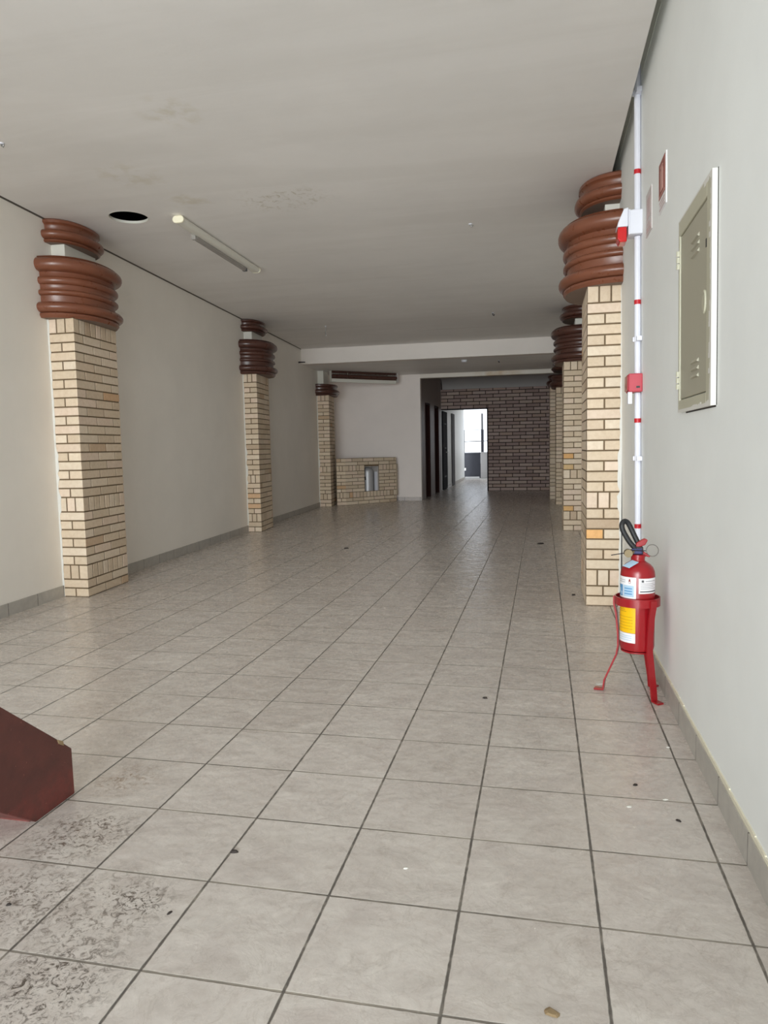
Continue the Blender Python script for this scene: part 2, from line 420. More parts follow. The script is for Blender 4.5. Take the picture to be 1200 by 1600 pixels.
def floor_material():
    m = NT('beige_floor_tile'); p = m.pos()
    d, g, wn, ids = tile_nodes(m, p)
    # each tile carries its own piece of the marbled print
    off = m.n('ShaderNodeVectorMath', operation='MULTIPLY_ADD')
    m.t.links.new(wn.outputs['Color'], off.inputs[0]); off.inputs[1].default_value = (7, 7, 7); m.t.links.new(p, off.inputs[2])
    pp = off.outputs[0]
    a = m.noise(pp, 5.5, 7, 0.62, 0.9)
    b = m.noise(pp, 24, 6, 0.68, 0.6)
    c = m.mix(m.ramp(a, 0.3, 0.7), srgb(196, 187, 180), srgb(216, 209, 201))
    c = m.mix(m.ramp(b, 0.50, 0.72, 0, 0.40), c, srgb(186, 174, 165))
    vein = m.math('ABSOLUTE', m.math('SUBTRACT', m.noise(pp, 7, 6, 0.6, 1.6), 0.5))
    c = m.mix(m.ramp(vein, 0.0, 0.02, 0.22, 0), c, srgb(140, 126, 112))
    c = m.mix(m.math('MULTIPLY', wn.outputs['Value'], 0.16), c, srgb(168, 158, 148))
    dirt = m.ramp(m.noise(p, 0.9, 5, 0.6), 0.4, 0.7, 0, 0.22)
    c = m.mix(dirt, c, srgb(184, 171, 162))
    # muddy foot marks by the left edge and near the red steel
    st = m.scalev(p, (1.0, 1.0, 1.0))
    fl = m.ramp(m.noise(st, 42, 6, 0.75, 1.4), 0.49, 0.60)
    for (x, y, r, k, col) in ((-0.30, 1.13, 0.20, 0.75, srgb(128, 104, 82)), (-0.20, 0.66, 0.26, 0.95, srgb(92, 78, 68)),
                              (0.15, 0.235, 0.30, 0.75, srgb(110, 98, 88)), (0.27, 0.30, 0.12, 1.0, srgb(84, 74, 66)),
                              (0.21, -0.10, 0.26, 1.0, srgb(92, 82, 74)), (-0.15, 0.22, 0.26, 0.85, srgb(100, 90, 80)),
                              (-0.9, 2.0, 0.4, 0.35, srgb(130, 112, 96)), (1.3, 1.6, 0.5, 0.22, srgb(140, 126, 112)),
                              (1.9, 0.4, 0.5, 0.2, srgb(140, 126, 112)), (-0.45, 0.35, 0.5, 0.4, srgb(126, 112, 100))):
        c = m.mix(m.math('MULTIPLY', m.math('MULTIPLY', spot(m, p, x, y, r), fl), k), c, col)
    # white paint spatters
    vo = m.n('ShaderNodeTexVoronoi'); vo.inputs['Scale'].default_value = 9.0; m.t.links.new(m.scalev(p, (1.6, 1, 1)), vo.inputs['Vector'])
    pick = m.n('ShaderNodeSeparateColor'); m.t.links.new(vo.outputs['Color'], pick.inputs[0])
    sz = m.ramp(pick.outputs[0], 0.62, 1.0, 0.0, 0.075)
    sp = m.math('LESS_THAN', m.math('ADD', vo.outputs['Distance'], m.math('MULTIPLY', m.noise(p, 60, 2), 0.03)), sz)
    sepp = m.n('ShaderNodeSeparateXYZ'); m.t.links.new(p, sepp.inputs[0])
    zone = m.math('MULTIPLY', m.ramp(sepp.outputs[0], 0.2 * K, 1.8 * K), m.ramp(sepp.outputs[1], 4.5 * K, 7 * K, 1, 0))
    c = m.mix(m.math('MULTIPLY', m.math('MULTIPLY', sp, zone), 0.75), c, srgb(232, 228, 218))
    # grout: mostly dark, worn pale in places, thinner with distance from the door
    gp = m.ramp(m.noise(p, 6, 5, 0.7), 0.50, 0.66)
    fx = m.math('FRACT', m.math('DIVIDE', m.n_sep(p, 0), 0.45 * K))
    cross = m.math('GREATER_THAN', m.math('MINIMUM', fx, m.math('SUBTRACT', 1.0, fx)), 0.012)
    gp = m.math('MAXIMUM', m.math('MULTIPLY', gp, 0.8), m.math('MULTIPLY', cross, m.ramp(m.noise(p, 2.2, 4, 0.6), 0.42, 0.60, 0.25, 1.0)))
    gc = m.mix(m.math('MULTIPLY', gp, 0.62), srgb(98, 92, 86), srgb(190, 180, 166))
    rim = m.ramp(d, 0.003, 0.008, 0.28, 0.0)
    c = m.mix(rim, c, srgb(206, 200, 190))
    c = m.mix(g, c, gc)
    m.base(c)
    m.rough(m.math('ADD', m.ramp(b, 0.3, 0.7, 0.20, 0.33), m.math('MULTIPLY', g, 0.3)))
    m.b.inputs['Specular IOR Level'].default_value = 0.5
    h = m.math('SUBTRACT', m.math('ADD', m.math('MULTIPLY', a, 0.6), m.math('MULTIPLY', b, 0.16)), m.math('MULTIPLY', g, 0.5))
    h = m.math('ADD', h, m.math('MULTIPLY', m.noise(pp, 9, 2, 0.5), 1.5))
    m.bump(h, 0.6, 0.006)
    return m.mat
M['floor'] = floor_material()
def base_tile(name, axis, col1, col2):
    m = NT(name); p = m.pos()
    d, g, wn, ids = tile_nodes(m, p, axes=axis, grout=0.006)
    a = m.noise(p, 12, 6, 0.65, 0.8)
    c = m.mix(m.ramp(a, 0.3, 0.7), col1, col2)
    c = m.mix(m.math('MULTIPLY', wn.outputs['Value'], 0.18), c, srgb(150, 144, 138))
    m.base(m.mix(g, c, srgb(92, 86, 80))); m.rough(0.4)
    return m.mat
M['base_y'] = base_tile('skirting_tile', 'Y', srgb(172, 168, 162), srgb(192, 188, 180))
M['base_x'] = base_tile('skirting_tile_back', 'X', srgb(196, 188, 184), srgb(210, 202, 198))

# ---------------------------------------------------------------- room geometry (layout units)
LX = lambda y: -0.062 * y - 3.13            # left wall
LEAN = -0.012
RX = lambda z: 2.36 + LEAN * z              # right wall leans in very slightly
CZ = lambda y: 3.985 - 0.0035 * (y - 2)     # main ceiling
YB = 15.05                                  # first beam
YW = 18.62                                  # white partition / second beam
YR = 22.9                                   # brick back wall
SX = -1.755                                 # passage wall
LOWZ = 3.585
TOP = 4.6
PE = 2.237                                  # right edge of the ceiling panel

b = MB()
b.hexa([(-4.8, YF), (2.6, YF), (2.6, 31.5), (-4.8, 31.5)], -0.12, 0)
struct(b, 'floor', M['floor'])
b = MB(); b.hexa([(-14, 31.5), (14, 31.5), (14, 60), (-14, 60)], -0.14, 0.0)
struct(b, 'floor_yard', M['concrete'])

# side walls
b = MB(); b.hexa([(LX(YF), YF), (LX(YW), YW), (LX(YW) - 0.3, YW), (LX(YF) - 0.3, YF)], 0, TOP)
struct(b, 'wall_left', M['wall'])
b = MB()
p0 = [(RX(0), YF, 0), (RX(0) + 0.4, YF, 0), (RX(0) + 0.4, YF, TOP), (RX(TOP), YF, TOP)]
b.extrude(p0, (0, YR + 0.25 - YF, 0))
struct(b, 'wall_right', M['right_wall'])

# ceiling panel with the round opening
HX, HY, HR = -2.58, 5.2, 0.2
b = MB(); seg = 64; s = 0.35; t = 0.022
zc = CZ(HY)
circ = [(HX + HR * math.cos(2 * PI * k / seg), HY + HR * math.sin(2 * PI * k / seg)) for k in range(seg)]
def sq(k):
    a = 2 * PI * k / seg; c_, s_ = math.cos(a), math.sin(a); q = max(abs(c_), abs(s_))
    return (HX + s * c_ / q, HY + s * s_ / q)
sqr = [sq(k) for k in range(seg)]
Z = lambda pnt, up=0: (pnt[0], pnt[1], CZ(pnt[1]) + up)
for k in range(seg):
    k2 = (k + 1) % seg
    b.quad(Z(circ[k]), Z(sqr[k]), Z(sqr[k2]), Z(circ[k2]))
    b.quad(Z(circ[k], t), Z(circ[k2], t), Z(sqr[k2], t), Z(sqr[k], t))
    b.quad(Z(circ[k]), Z(circ[k2]), Z(circ[k2], t), Z(circ[k], t))
GL = 0.022
Le = lambda y: LX(y) + GL
def panel(poly):
    n = len(poly)
    b.add([Z(q) for q in poly] + [Z(q, t) for q in poly],
          [tuple(range(n - 1, -1, -1)), tuple(range(n, 2 * n))] + [(i, (i + 1) % n, n + (i + 1) % n, n + i) for i in range(n)])
panel([(Le(YF), YF), (PE + 0.02, YF), (PE, HY - s), (Le(HY - s), HY - s)])
panel([(Le(HY + s), HY + s), (PE, HY + s), (PE + 0.02, YB), (Le(YB), YB)])
panel([(Le(HY - s), HY - s), (HX - s, HY - s), (HX - s, HY + s), (Le(HY + s), HY + s)])
panel([(HX + s, HY - s), (PE, HY - s), (PE, HY + s), (HX + s, HY + s)])
struct(b, 'ceiling', M['ceiling'])
b = MB(); b.box(-4.9, 2.0, YF, YB, 4.42, TOP, 0); b.box(2.0, 2.7, YF, YB, 4.25, TOP, 1); b.box(2.13, 2.15, YF, YB, 4.01, 4.25, 1)
struct(b, 'ceiling_slab', [M['dark_slab'], M['slab']])
b = MB()                                     # bare grey band of the wall above the paint line, seen through the gap
b.extrude([(RX(4.128) - 0.003, YF, 4.128), (RX(4.128) + 0.01, YF, 4.128), (RX(4.25) + 0.01, YF, 4.25), (RX(4.25) - 0.003, YF, 4.25)], (0, YB - YF, 0))
struct(b, 'trim_5', M['slab'])
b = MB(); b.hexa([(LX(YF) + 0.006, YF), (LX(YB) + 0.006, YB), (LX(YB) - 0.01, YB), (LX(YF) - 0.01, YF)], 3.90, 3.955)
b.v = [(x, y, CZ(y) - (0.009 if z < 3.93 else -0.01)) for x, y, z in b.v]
struct(b, 'trim_6', M['gap_shade'])  # dark strip added to stand in for the shade in the ceiling gap
# first beam and the lower ceiling behind it
b = MB(); b.hexa([(LX(YB) , YB), (2.33, YB), (2.33, YB + 0.3), (LX(YB + 0.3), YB + 0.3)], LOWZ - 0.005, TOP)
struct(b, 'trim_1', M['beam'])
b = MB(); b.hexa([(LX(YB + 0.3), YB + 0.3), (2.33, YB + 0.3), (2.33, YW), (LX(YW), YW)], LOWZ, TOP)
struct(b, 'ceiling_lower', M['ceiling'])
# white partition
b = MB(); b.hexa([(LX(YW) - 0.3, YW), (SX - 0.0, YW), (SX - 0.0, YW + 0.2), (LX(YW) - 0.3, YW + 0.2)], 0, TOP)
struct(b, 'wall_partition', M['white_wall'])
# second beam, rear ceiling, cove
b = MB(); b.box(SX, 2.33, YW, YW + 0.22, 3.475, TOP)
struct(b, 'trim_2', M['beam_stained'])
b = MB(); b.box(SX - 0.3, 2.5, YW + 0.22, YR + 0.3, 3.80, TOP)
struct(b, 'ceiling_rear', M['passage'])
b = MB(); N = 10; pr = [(YR, 3.46)]
for i in range(N + 1):
    a = PI / 2 * i / N
    pr.append((YR - 0.03 - 0.42 * (1 - math.cos(a)), 3.46 + 0.34 * math.sin(a)))
pr.append((YR, 3.80))
b.extrude([(SX + 0.06, y, z) for y, z in pr], (2.33 - SX - 0.06, 0, 0))
struct(b, 'trim_3', M['cove'], smooth=35)
# passage side wall with its doors' recesses
D1 = (19.45, 20.35); D2 = (21.35, 22.25); DH = 2.85
b = MB()
segs = [(YW + 0.2, D1[0]), (D1[1], D2[0]), (D2[1], YR)]
for y0, y1 in segs: b.box(SX - 0.3, SX, y0, y1, 0, TOP)
for y0, y1 in (D1, D2): b.box(SX - 0.3, SX, y0, y1, DH, TOP)
struct(b, 'wall_passage', M['passage'])
for i, (y0, y1) in enumerate((D1, D2)):
    b = MB(); b.box(SX - 0.26, SX - 0.19, y0, y1, 0.01, DH)
    d = struct(b, 'door_%d' % (i + 1), M['door_brown'])
    b = MB()
    b.box(SX - 0.19, SX + 0.012, y0, y0 + 0.05, 0.0, DH); b.box(SX - 0.19, SX + 0.012, y1 - 0.05, y1, 0.0, DH)
    b.box(SX - 0.19, SX + 0.012, y0 + 0.05, y1 - 0.05, DH - 0.05, DH)
    b.build('door_frame', M['door_brown'], d)
    b = MB(); b.tube([(SX - 0.19, y0 + 0.12, 1.4), (SX - 0.14, y0 + 0.12, 1.4), (SX - 0.14, y0 + 0.25, 1.4)], 0.014)
    b.build('door_handle', M['steel'], d)

# ---------------------------------------------------------------- brickwork
CREAM = [(226, 209, 186), (221, 203, 179), (230, 214, 193), (217, 198, 174), (225, 206, 182), (230, 210, 190)]
ODD = [(208, 182, 154), (216, 180, 144), (200, 178, 154)]
BROWN = [(184, 162, 156), (174, 152, 146), (190, 170, 163), (166, 144, 138), (184, 160, 148), (192, 172, 162)]
def tone(kind):
    if kind == 'cream':
        c = random.choice(ODD) if random.random() < 0.04 else random.choice(CREAM)
    else: c = random.choice(BROWN)
    j = random.uniform(-6, 6)
    return srgb(*[max(5, min(255, q + j)) for q in c])[:3]
def brick_quad(mb, O, U, N, u0, u1, z0, z1, col, dep=0.0045, ends=(True, True)):
    """one face brick: a raised panel on the wall frame (O, U along, N out)"""
    P = lambda u, n, z: (O[0] + U[0] * u + N[0] * n, O[1] + U[1] * u + N[1] * n, z)
    e = 0.003
    a0 = u0 + (e if ends[0] else 0); a1 = u1 - (e if ends[1] else 0)
    v = [P(u0, -dep, z0), P(u1, -dep, z0), P(u1, -dep, z1), P(u0, -dep, z1),
         P(a0, 0, z0 + e), P(a1, 0, z0 + e), P(a1, 0, z1 - e), P(a0, 0, z1 - e)]
    f = [(4, 5, 6, 7), (0, 1, 5, 4), (2, 3, 7, 6), (1, 2, 6, 5), (3, 0, 4, 7)]
    if U[0] * N[1] - U[1] * N[0] > 0: f = [tuple(reversed(q)) for q in f]
    mb.add(v, f, 0, col)
def brick_face(mb, O, U, N, rows, widths, kind, J, corner=(False, False), skip=None, tones=None):
    """rows: list of (z0, z1, key); widths(key, index) gives the brick edges along U"""
    for i, (z0, z1, key) in enumerate(rows):
        for j, (u0, u1) in enumerate(widths(key, i)):
            c0 = corner[0] and u0 <= 1e-6; c1 = corner[1] and abs(u1 - widths(key, i)[-1][1]) < 1e-6
            a = u0 + (0 if c0 else J / 2); q = u1 - (0 if c1 else J / 2)
            if skip and skip(a, q, z0, z1): continue
            col = tone(kind)
            if tones and (i, j) in tones: col = srgb(*tones[(i, j)])[:3]
            brick_quad(mb, O, U, N, a, q, z0 + J / 2, z1 - J / 2, col, ends=(not c0, not c1))
def cuts(W, edges):
    e = [0.0] + [x for x in edges if 0 < x < W] + [W]
    return [(e[i], e[i + 1]) for i in range(len(e) - 1)]
COURSE, SOLD = 0.0953, 0.155
def pillar_rows(first_full, top):
    rows = []; z = 0.0; k = 0 if first_full else 1
    seq = ['c', 'c', 's'] + ['c'] * 6 + ['s'] + ['c'] * 18 + ['s']
    total = sum(COURSE if q == 'c' else SOLD for q in seq); sca = top / total
    for i, q in enumerate(seq):
        if i == 10: k = 1
        h = (COURSE if q == 'c' else SOLD) * sca
        rows.append((z, z + h, 's' if q == 's' else ('f' if k % 2 == 0 else 'h')))
        if q == 'c': k += 1
        z += h
    return rows
def unit(a, c):
    d = (c[0] - a[0], c[1] - a[1]); L = math.hypot(*d)
    return (d[0] / L, d[1] / L), L

def torus_pts(z0, z1, off0, out, n=9):
    """half-round moulding from z0 down to z1"""
    r = (z0 - z1) / 2; zm = (z0 + z1) / 2
    return [(off0 + out * math.sin(PI * i / n), zm + r * math.cos(PI * i / n)) for i in range(n + 1)]
def lower_profile(z0, z1, sc_=1.0):
    H = z0 - z1; Z_ = lambda q: z0 - H * q
    p = [(0.015, Z_(0)), (0.03, Z_(0.015))]
    p += torus_pts(Z_(0.03), Z_(0.245), 0.018, 0.066)
    p += [(0.0, Z_(0.255)), (0.0, Z_(0.32))]
    p += torus_pts(Z_(0.33), Z_(0.455), 0.004, 0.034)
    p += [(0.0, Z_(0.465)), (0.0, Z_(0.53))]
    p += torus_pts(Z_(0.54), Z_(0.635), 0.002, 0.034)
    p += [(0.0, Z_(0.645)), (0.0, Z_(0.735))]
    p += torus_pts(Z_(0.745), Z_(0.915), 0.012, 0.068)
    p += [(0.03, Z_(0.925)), (0.034, Z_(0.96)), (0.014, Z_(1.0))]
    return p
def upper_profile(z0, z1):
    H = z0 - z1; Z_ = lambda q: z0 - H * q
    p = [(0.012, Z_(0)), (0.03, Z_(0.06)), (0.03, Z_(0.17)), (0.008, Z_(0.22)), (0.0, Z_(0.27)), (0.0, Z_(0.44))]
    p += torus_pts(Z_(0.46), Z_(0.86), 0.012, 0.058)
    p += [(0.022, Z_(0.88)), (0.026, Z_(0.95)), (0.008, Z_(1.0))]
    return p
def half_oval(O, U, N, a, bb, n=2.3, k=44):
    out = []
    for i in range(k + 1):
        th = -PI / 2 + PI * i / k
        c_, s_ = max(0.0, math.cos(th)), math.sin(th)
        x = a * c_ ** (2 / n); y = bb * math.copysign(abs(s_) ** (2 / n), s_)
        out.append((O[0] + U[0] * y + N[0] * x, O[1] + U[1] * y + N[1] * x))
    return out
def moulded_capital(mb, O, U, N, a, bb, prof, n=2.3, back=0.0):
    rings = [[(q[0], q[1], z) for q in half_oval((O[0] - N[0] * back, O[1] - N[1] * back), U, N, a + off + back, bb + off, n)] for off, z in prof]
    m_ = len(rings[0]); v = [q for r in rings for q in r]; f = []
    for i in range(len(rings) - 1):
        f += [(i * m_ + k, i * m_ + k + 1, (i + 1) * m_ + k + 1, (i + 1) * m_ + k) for k in range(m_ - 1)]
    mb.add(v, f, 0)
    last = (len(rings) - 1) * m_
    mb.add([v[k] for k in range(m_)], [tuple(range(m_))], 0)
    mb.add([v[last + k] for k in range(m_)], [tuple(range(m_ - 1, -1, -1))], 1)
    # flat scalloped ends against the wall
    mb.add([r[0] for r in rings] + [r[-1] for r in rings],
           [(i, i + 1, len(rings) + i + 1, len(rings) + i) for i in range(len(rings) - 1)], 0)

def pillar(A, Bc, Cc, D, side, label, top, first_full, cap, tones=None, post=True, paint='brown'):
    """A wall/front, Bc free front corner, Cc free rear corner, D wall/rear; side +1: stands on the left wall"""
    root = thing('brick_pillar', ((A[0] + Cc[0]) / 2, (A[1] + Cc[1]) / 2, 0), label, 'pillar')
    rows = pillar_rows(first_full, top); J = 0.0135
    mb = MB()
    ins = 0.004
    front, WF = unit(A, Bc); side_u, WS = unit(Bc, Cc); rear, WR = unit(Cc, D)
    def nrm(u, ref):
        n = (u[1], -u[0])
        return n if n[0] * ref[0] + n[1] * ref[1] > 0 else (-n[0], -n[1])
    nf = nrm(front, (0, -1)); ns = nrm(side_u, (side, 0)); nr = nrm(rear, (0, 1))
    Bi = (Bc[0] - ns[0] * ins - nf[0] * ins, Bc[1] - ns[1] * ins - nf[1] * ins)
    Ci = (Cc[0] - ns[0] * ins - nr[0] * ins, Cc[1] - ns[1] * ins - nr[1] * ins)
    Ai = (A[0] - nf[0] * ins, A[1] - nf[1] * ins); Di = (D[0] - nr[0] * ins, D[1] - nr[1] * ins)
    core = MB(); q = [Ai, Bi, Ci, Di]
    if side < 0: q.reverse()
    core.hexa(q, 0, top)
    shaft = core.build('mortar_core', M['mortar'], root)
    def wf(key, i):
        if key == 'f': return cuts(WF, [])
        if key == 'h': return cuts(WF, [WF * 0.5])
        return cuts(WF, [WF / 3, WF * 2 / 3])
    def ws(key, i):
        if key == 'f': return cuts(WS, [WS * 0.20, WS * 0.60])
        if key == 'h': return cuts(WS, [WS * 0.42, WS * 0.82])
        return cuts(WS, [WS * k / 8 for k in range(1, 8)])
    brick_face(mb, A, front, nf, rows, wf, 'cream', J, (False, True), tones=tones)
    brick_face(mb, Bc, side_u, ns, rows, ws, 'cream', J, (True, True))
    brick_face(mb, Cc, rear, nr, rows, wf, 'cream', J, (True, False))
    mb.build('face_bricks', M['brick'], root)
    mb = MB()   # smear of wall paint where the bricks meet the wall
    for (P_, u_, n_) in ((A, front, nf), (D, (-rear[0], -rear[1]), nr)):
        zz = [i * top / 60 for i in range(61)]
        wd = [0.014 + 0.010 * random.random() + (0.018 if (0.3 < z / top < 0.52 and random.random() < 0.6) else 0) for z in zz]
        for i in range(60):
            v = []
            for (z, w) in ((zz[i], wd[i]), (zz[i + 1], wd[i + 1])):
                v += [(P_[0] + n_[0] * 0.003, P_[1] + n_[1] * 0.003, z), (P_[0] + u_[0] * w + n_[0] * 0.003, P_[1] + u_[1] * w + n_[1] * 0.003, z)]
            bk = [(x - n_[0] * 0.014, y - n_[1] * 0.014, z) for x, y, z in v]
            mb.add(v + bk, [(0, 1, 3, 2), (1, 5, 7, 3), (4, 0, 2, 6), (5, 4, 6, 7)], 0)
    mb.build('paint_edge', M['caulk'], root)
    # capitals: centred on the pillar, along the wall
    mid = ((A[0] + D[0]) / 2, (A[1] + D[1]) / 2); U, L = unit(A, D); N_ = nrm(U, (side, 0))
    for (kind, a, bb, z0, z1) in cap:
        mb = MB()
        moulded_capital(mb, mid, U, N_, a, bb, lower_profile(z0, z1) if kind == 'low' else upper_profile(z0, z1), back=0.05 if side < 0 else 0.012)
        mb.build({'low': 'lower_capital', 'up': 'upper_capital', 'short': 'short_capital'}[kind], [M[paint], M['under']], root, smooth=38)
    if post:
        z0, z1 = post
        mb = MB(); mb.frame_box(mid, U, N_, -0.30, 0.30, -0.02, 0.155, z0, z1)
        mb.build('white_post', M['white_enamel'], root)
    return root

CAPL = [('low', 0.42, 0.53, 3.565, 2.94), ('up', 0.26, 0.395, 3.975, 3.735)]
CAPR = [('low', 0.485, 0.56, 3.60, 2.965), ('up', 0.345, 0.43, 3.972, 3.725)]
pillar((LX(4.96), 4.96), (-3.131, 4.96), (-3.203, 5.84), (LX(5.84), 5.84), 1,
       'cream brick pillar with brown ribbed capital, nearest of those on the left wall', 2.945, False, CAPL, post=(3.56, 3.74))
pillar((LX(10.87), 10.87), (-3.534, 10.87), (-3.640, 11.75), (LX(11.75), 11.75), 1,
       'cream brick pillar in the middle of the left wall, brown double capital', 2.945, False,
       [('low', 0.42, 0.53, 3.565, 2.94), ('up', 0.26, 0.395, 3.953, 3.735)], post=(3.56, 3.74), paint='dark_shaded_brown')
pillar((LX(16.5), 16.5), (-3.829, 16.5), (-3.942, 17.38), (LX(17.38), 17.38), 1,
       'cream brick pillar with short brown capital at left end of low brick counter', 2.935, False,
       [('up', 0.42, 0.53, 3.225, 2.925)], post=(3.22, LOWZ + 0.002), paint='dark_shaded_brown')
RB = RX(1.5)
pillar((RB, 5.2), (2.025, 5.2), (2.025, 6.08), (RB, 6.08), -1,
       'cream brick pillar on right wall just behind the red fire extinguisher', 2.975, True, CAPR, tones={(6, 1): (238, 186, 126)}, post=(3.595, 3.73))
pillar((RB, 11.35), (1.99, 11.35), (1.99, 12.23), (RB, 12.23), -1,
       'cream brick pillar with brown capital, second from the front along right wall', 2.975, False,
       [('low', 0.485, 0.56, 3.58, 2.965), ('up', 0.345, 0.43, 3.95, 3.72)], tones={(3, 1): (228, 184, 128), (10, 1): (222, 190, 142), (12, 1): (230, 180, 122)}, post=(3.575, 3.725), paint='dark_shaded_brown')
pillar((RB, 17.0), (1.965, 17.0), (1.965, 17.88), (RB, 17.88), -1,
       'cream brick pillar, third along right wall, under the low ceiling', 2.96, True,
       [('up', 0.47, 0.55, 3.26, 2.955), ('up', 0.42, 0.5, LOWZ, 3.38)], post=(3.25, 3.39), paint='dark_shaded_brown')
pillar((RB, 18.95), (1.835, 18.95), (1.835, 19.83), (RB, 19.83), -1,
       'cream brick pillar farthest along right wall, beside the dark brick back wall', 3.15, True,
       [('up', 0.53, 0.5, 3.46, 3.14)], post=(3.455, 3.80), paint='dark_shaded_brown')

# brick back wall with the doorway
DX0, DX1, DZ = SX, -0.165, 2.805
b = MB(); b.box(DX1, 2.6, YR + 0.012, YR + 0.25, 0, TOP); b.box(DX0, DX1, YR + 0.012, YR + 0.25, DZ, TOP)
wb = struct(b, 'wall_back', M['dark_mortar'])
mb = MB(); pitch = 0.1165; rows = []; z = 0.0; i = 0
while z < 3.46:
    rows.append((z, min(z + pitch, 3.47), i)); z += pitch; i += 1
WB = 2.34 - DX0
def wbw(key, i):
    Lb = 0.44; off = (0.0 if key % 2 else 0.22) + random.Random(key).uniform(-0.03, 0.03)
    e = [off + k * Lb for k in range(0, 12)]
    return cuts(WB, sorted(e + [DX1 - DX0]) if rows[i][0] < DZ else e)
def sk(a, q, z0, z1): return z0 < DZ - 0.03 and a < DX1 - DX0 - 0.02
brick_face(mb, (DX0, YR), (1, 0), (0, -1), rows, wbw, 'brown', 0.024, skip=sk)
mb.build('face_bricks', M['dark_brick'], wb)
b = MB(); b.box(DX1 - 0.03, DX1, YR - 0.005, YR + 0.25, 0, DZ); b.box(DX0, DX1, YR - 0.005, YR + 0.25, DZ - 0.03, DZ)
b.build('opening_trim', M['door_black'], wb)

# ---------------------------------------------------------------- passage and yard behind the doorway
CW = lambda y: SX - 0.02 - 0.012 * (y - 23.0)
b = MB(); b.hexa([(CW(31.6), 31.6), (CW(31.6) - 0.25, 31.6), (CW(YR + 0.25) - 0.25, YR + 0.25), (CW(YR + 0.25), YR + 0.25)], 0, TOP)
struct(b, 'wall_corridor', M['right_wall'])
b = MB(); b.box(1.5, 1.75, YR + 0.25, 31.6, 0, TOP)
struct(b, 'wall_corridor_right', M['wall'])
b = MB(); b.box(-2.3, 1.75, YR + 0.25, 31.4, 3.2, 3.5)
struct(b, 'ceiling_corridor', M['wall'])
b = MB(); b.hexa([(CW(23.2) + 0.002, 23.2), (CW(24.45) + 0.002, 24.45), (CW(24.45) + 0.05, 24.45), (CW(23.2) + 0.05, 23.2)], 0.02, 2.76)
d3 = struct(b, 'door_3', M['door_black'])
for z_ in (0.45, 1.45, 2.3):
    b = MB(); b.frame_box((CW(23.5) + 0.05, 23.5), (0, 1), (1, 0), 0, 0.5, -0.01, 0.012, z_, z_ + 0.05)
    b.build('door_rail', M['door_grey'], d3)
b = MB(); b.tube([(CW(23.9) + 0.06, 23.9, 1.33), (CW(23.9) + 0.12, 23.9, 1.33), (CW(23.9) + 0.12, 24.05, 1.33)], 0.018)
b.build('door_handle', M['steel'], d3)
b = MB(); b.hexa([(CW(26.2) + 0.002, 26.2), (CW(27.1) + 0.002, 27.1), (CW(27.1) + 0.04, 27.1), (CW(26.2) + 0.04, 26.2)], 0.0, 2.8)
struct(b, 'door_4', M['door_grey'])
b = MB(); b.hexa([(CW(24.5) + 0.001, 24.5), (CW(24.5) + 0.014, 24.5), (CW(31.6) + 0.014, 31.6), (CW(31.6) + 0.001, 31.6)], 0, 0.11)
struct(b, 'baseboard_corridor', M['base_y'])

YG = 33.0
g = thing('yard_gate', (-1.66, YG, 0), 'dark slate sheet-metal gate standing in the bright yard beyond the doorway', 'gate')
b = MB(); b.box(-2.08, -1.27, YG - 0.02, YG + 0.02, 0.06, 1.2); b.build('gate_panel', M['gate_slate'], g)
b = MB(); b.box(-2.1, -2.04, YG - 0.04, YG + 0.04, 0.0, 1.22); b.box(-1.31, -1.25, YG - 0.04, YG + 0.04, 0.0, 1.22)
b.box(-2.04, -1.31, YG - 0.035, YG - 0.02, 1.15, 1.22); b.box(-2.04, -1.31, YG - 0.035, YG - 0.02, 0.06, 0.12)
b.build('gate_frame', M['gate_slate'], g)
b = MB(); b.box(-2.03, -1.95, YG - 0.06, YG - 0.03, 0.36, 0.48); b.build('gate_latch', M['steel'], g)
f_ = thing('wire_fence', (-1.6, YG + 0.22, 0), 'thin wire fence with slim rails above the dark yard gate', 'fence')
b = MB(); b.tube([(-2.04, YG + 0.22, 0.0), (-2.04, YG + 0.22, 2.3)], 0.018); b.build('fence_post', M['door_grey'], f_)
for z_, rr in ((1.74, 0.02), (2.29, 0.010)):
    b = MB(); b.tube([(-2.2, YG + 0.22, z_), (-0.4, YG + 0.22, z_ + 0.03)], rr); b.build('fence_rail', M['door_grey'], f_)
ps = thing('yard_post', (-1.17, YG + 0.02, 0), 'dark upright post standing right of the gate in the bright yard', 'post')
b = MB(); b.box(-1.23, -1.10, YG + 0.06, YG + 0.14, 0, 2.29); b.build('post_shaft', M['gate_slate'], ps)
b = MB(); b.box(-1.21, -1.13, YG + 0.07, YG + 0.13, 2.29, 3.07); b.build('post_top', M['door_grey'], ps)
b = MB(); b.box(-1.24, 0.6, YG - 0.06, YG + 0.05, 0, 1.2); b.box(-1.24, 0.6, YG - 0.08, YG + 0.07, 1.2, 1.235)
tag(b.build('yard_wall', M['yard_wall']), 'low pale rendered yard wall right of the dark gate', 'wall')

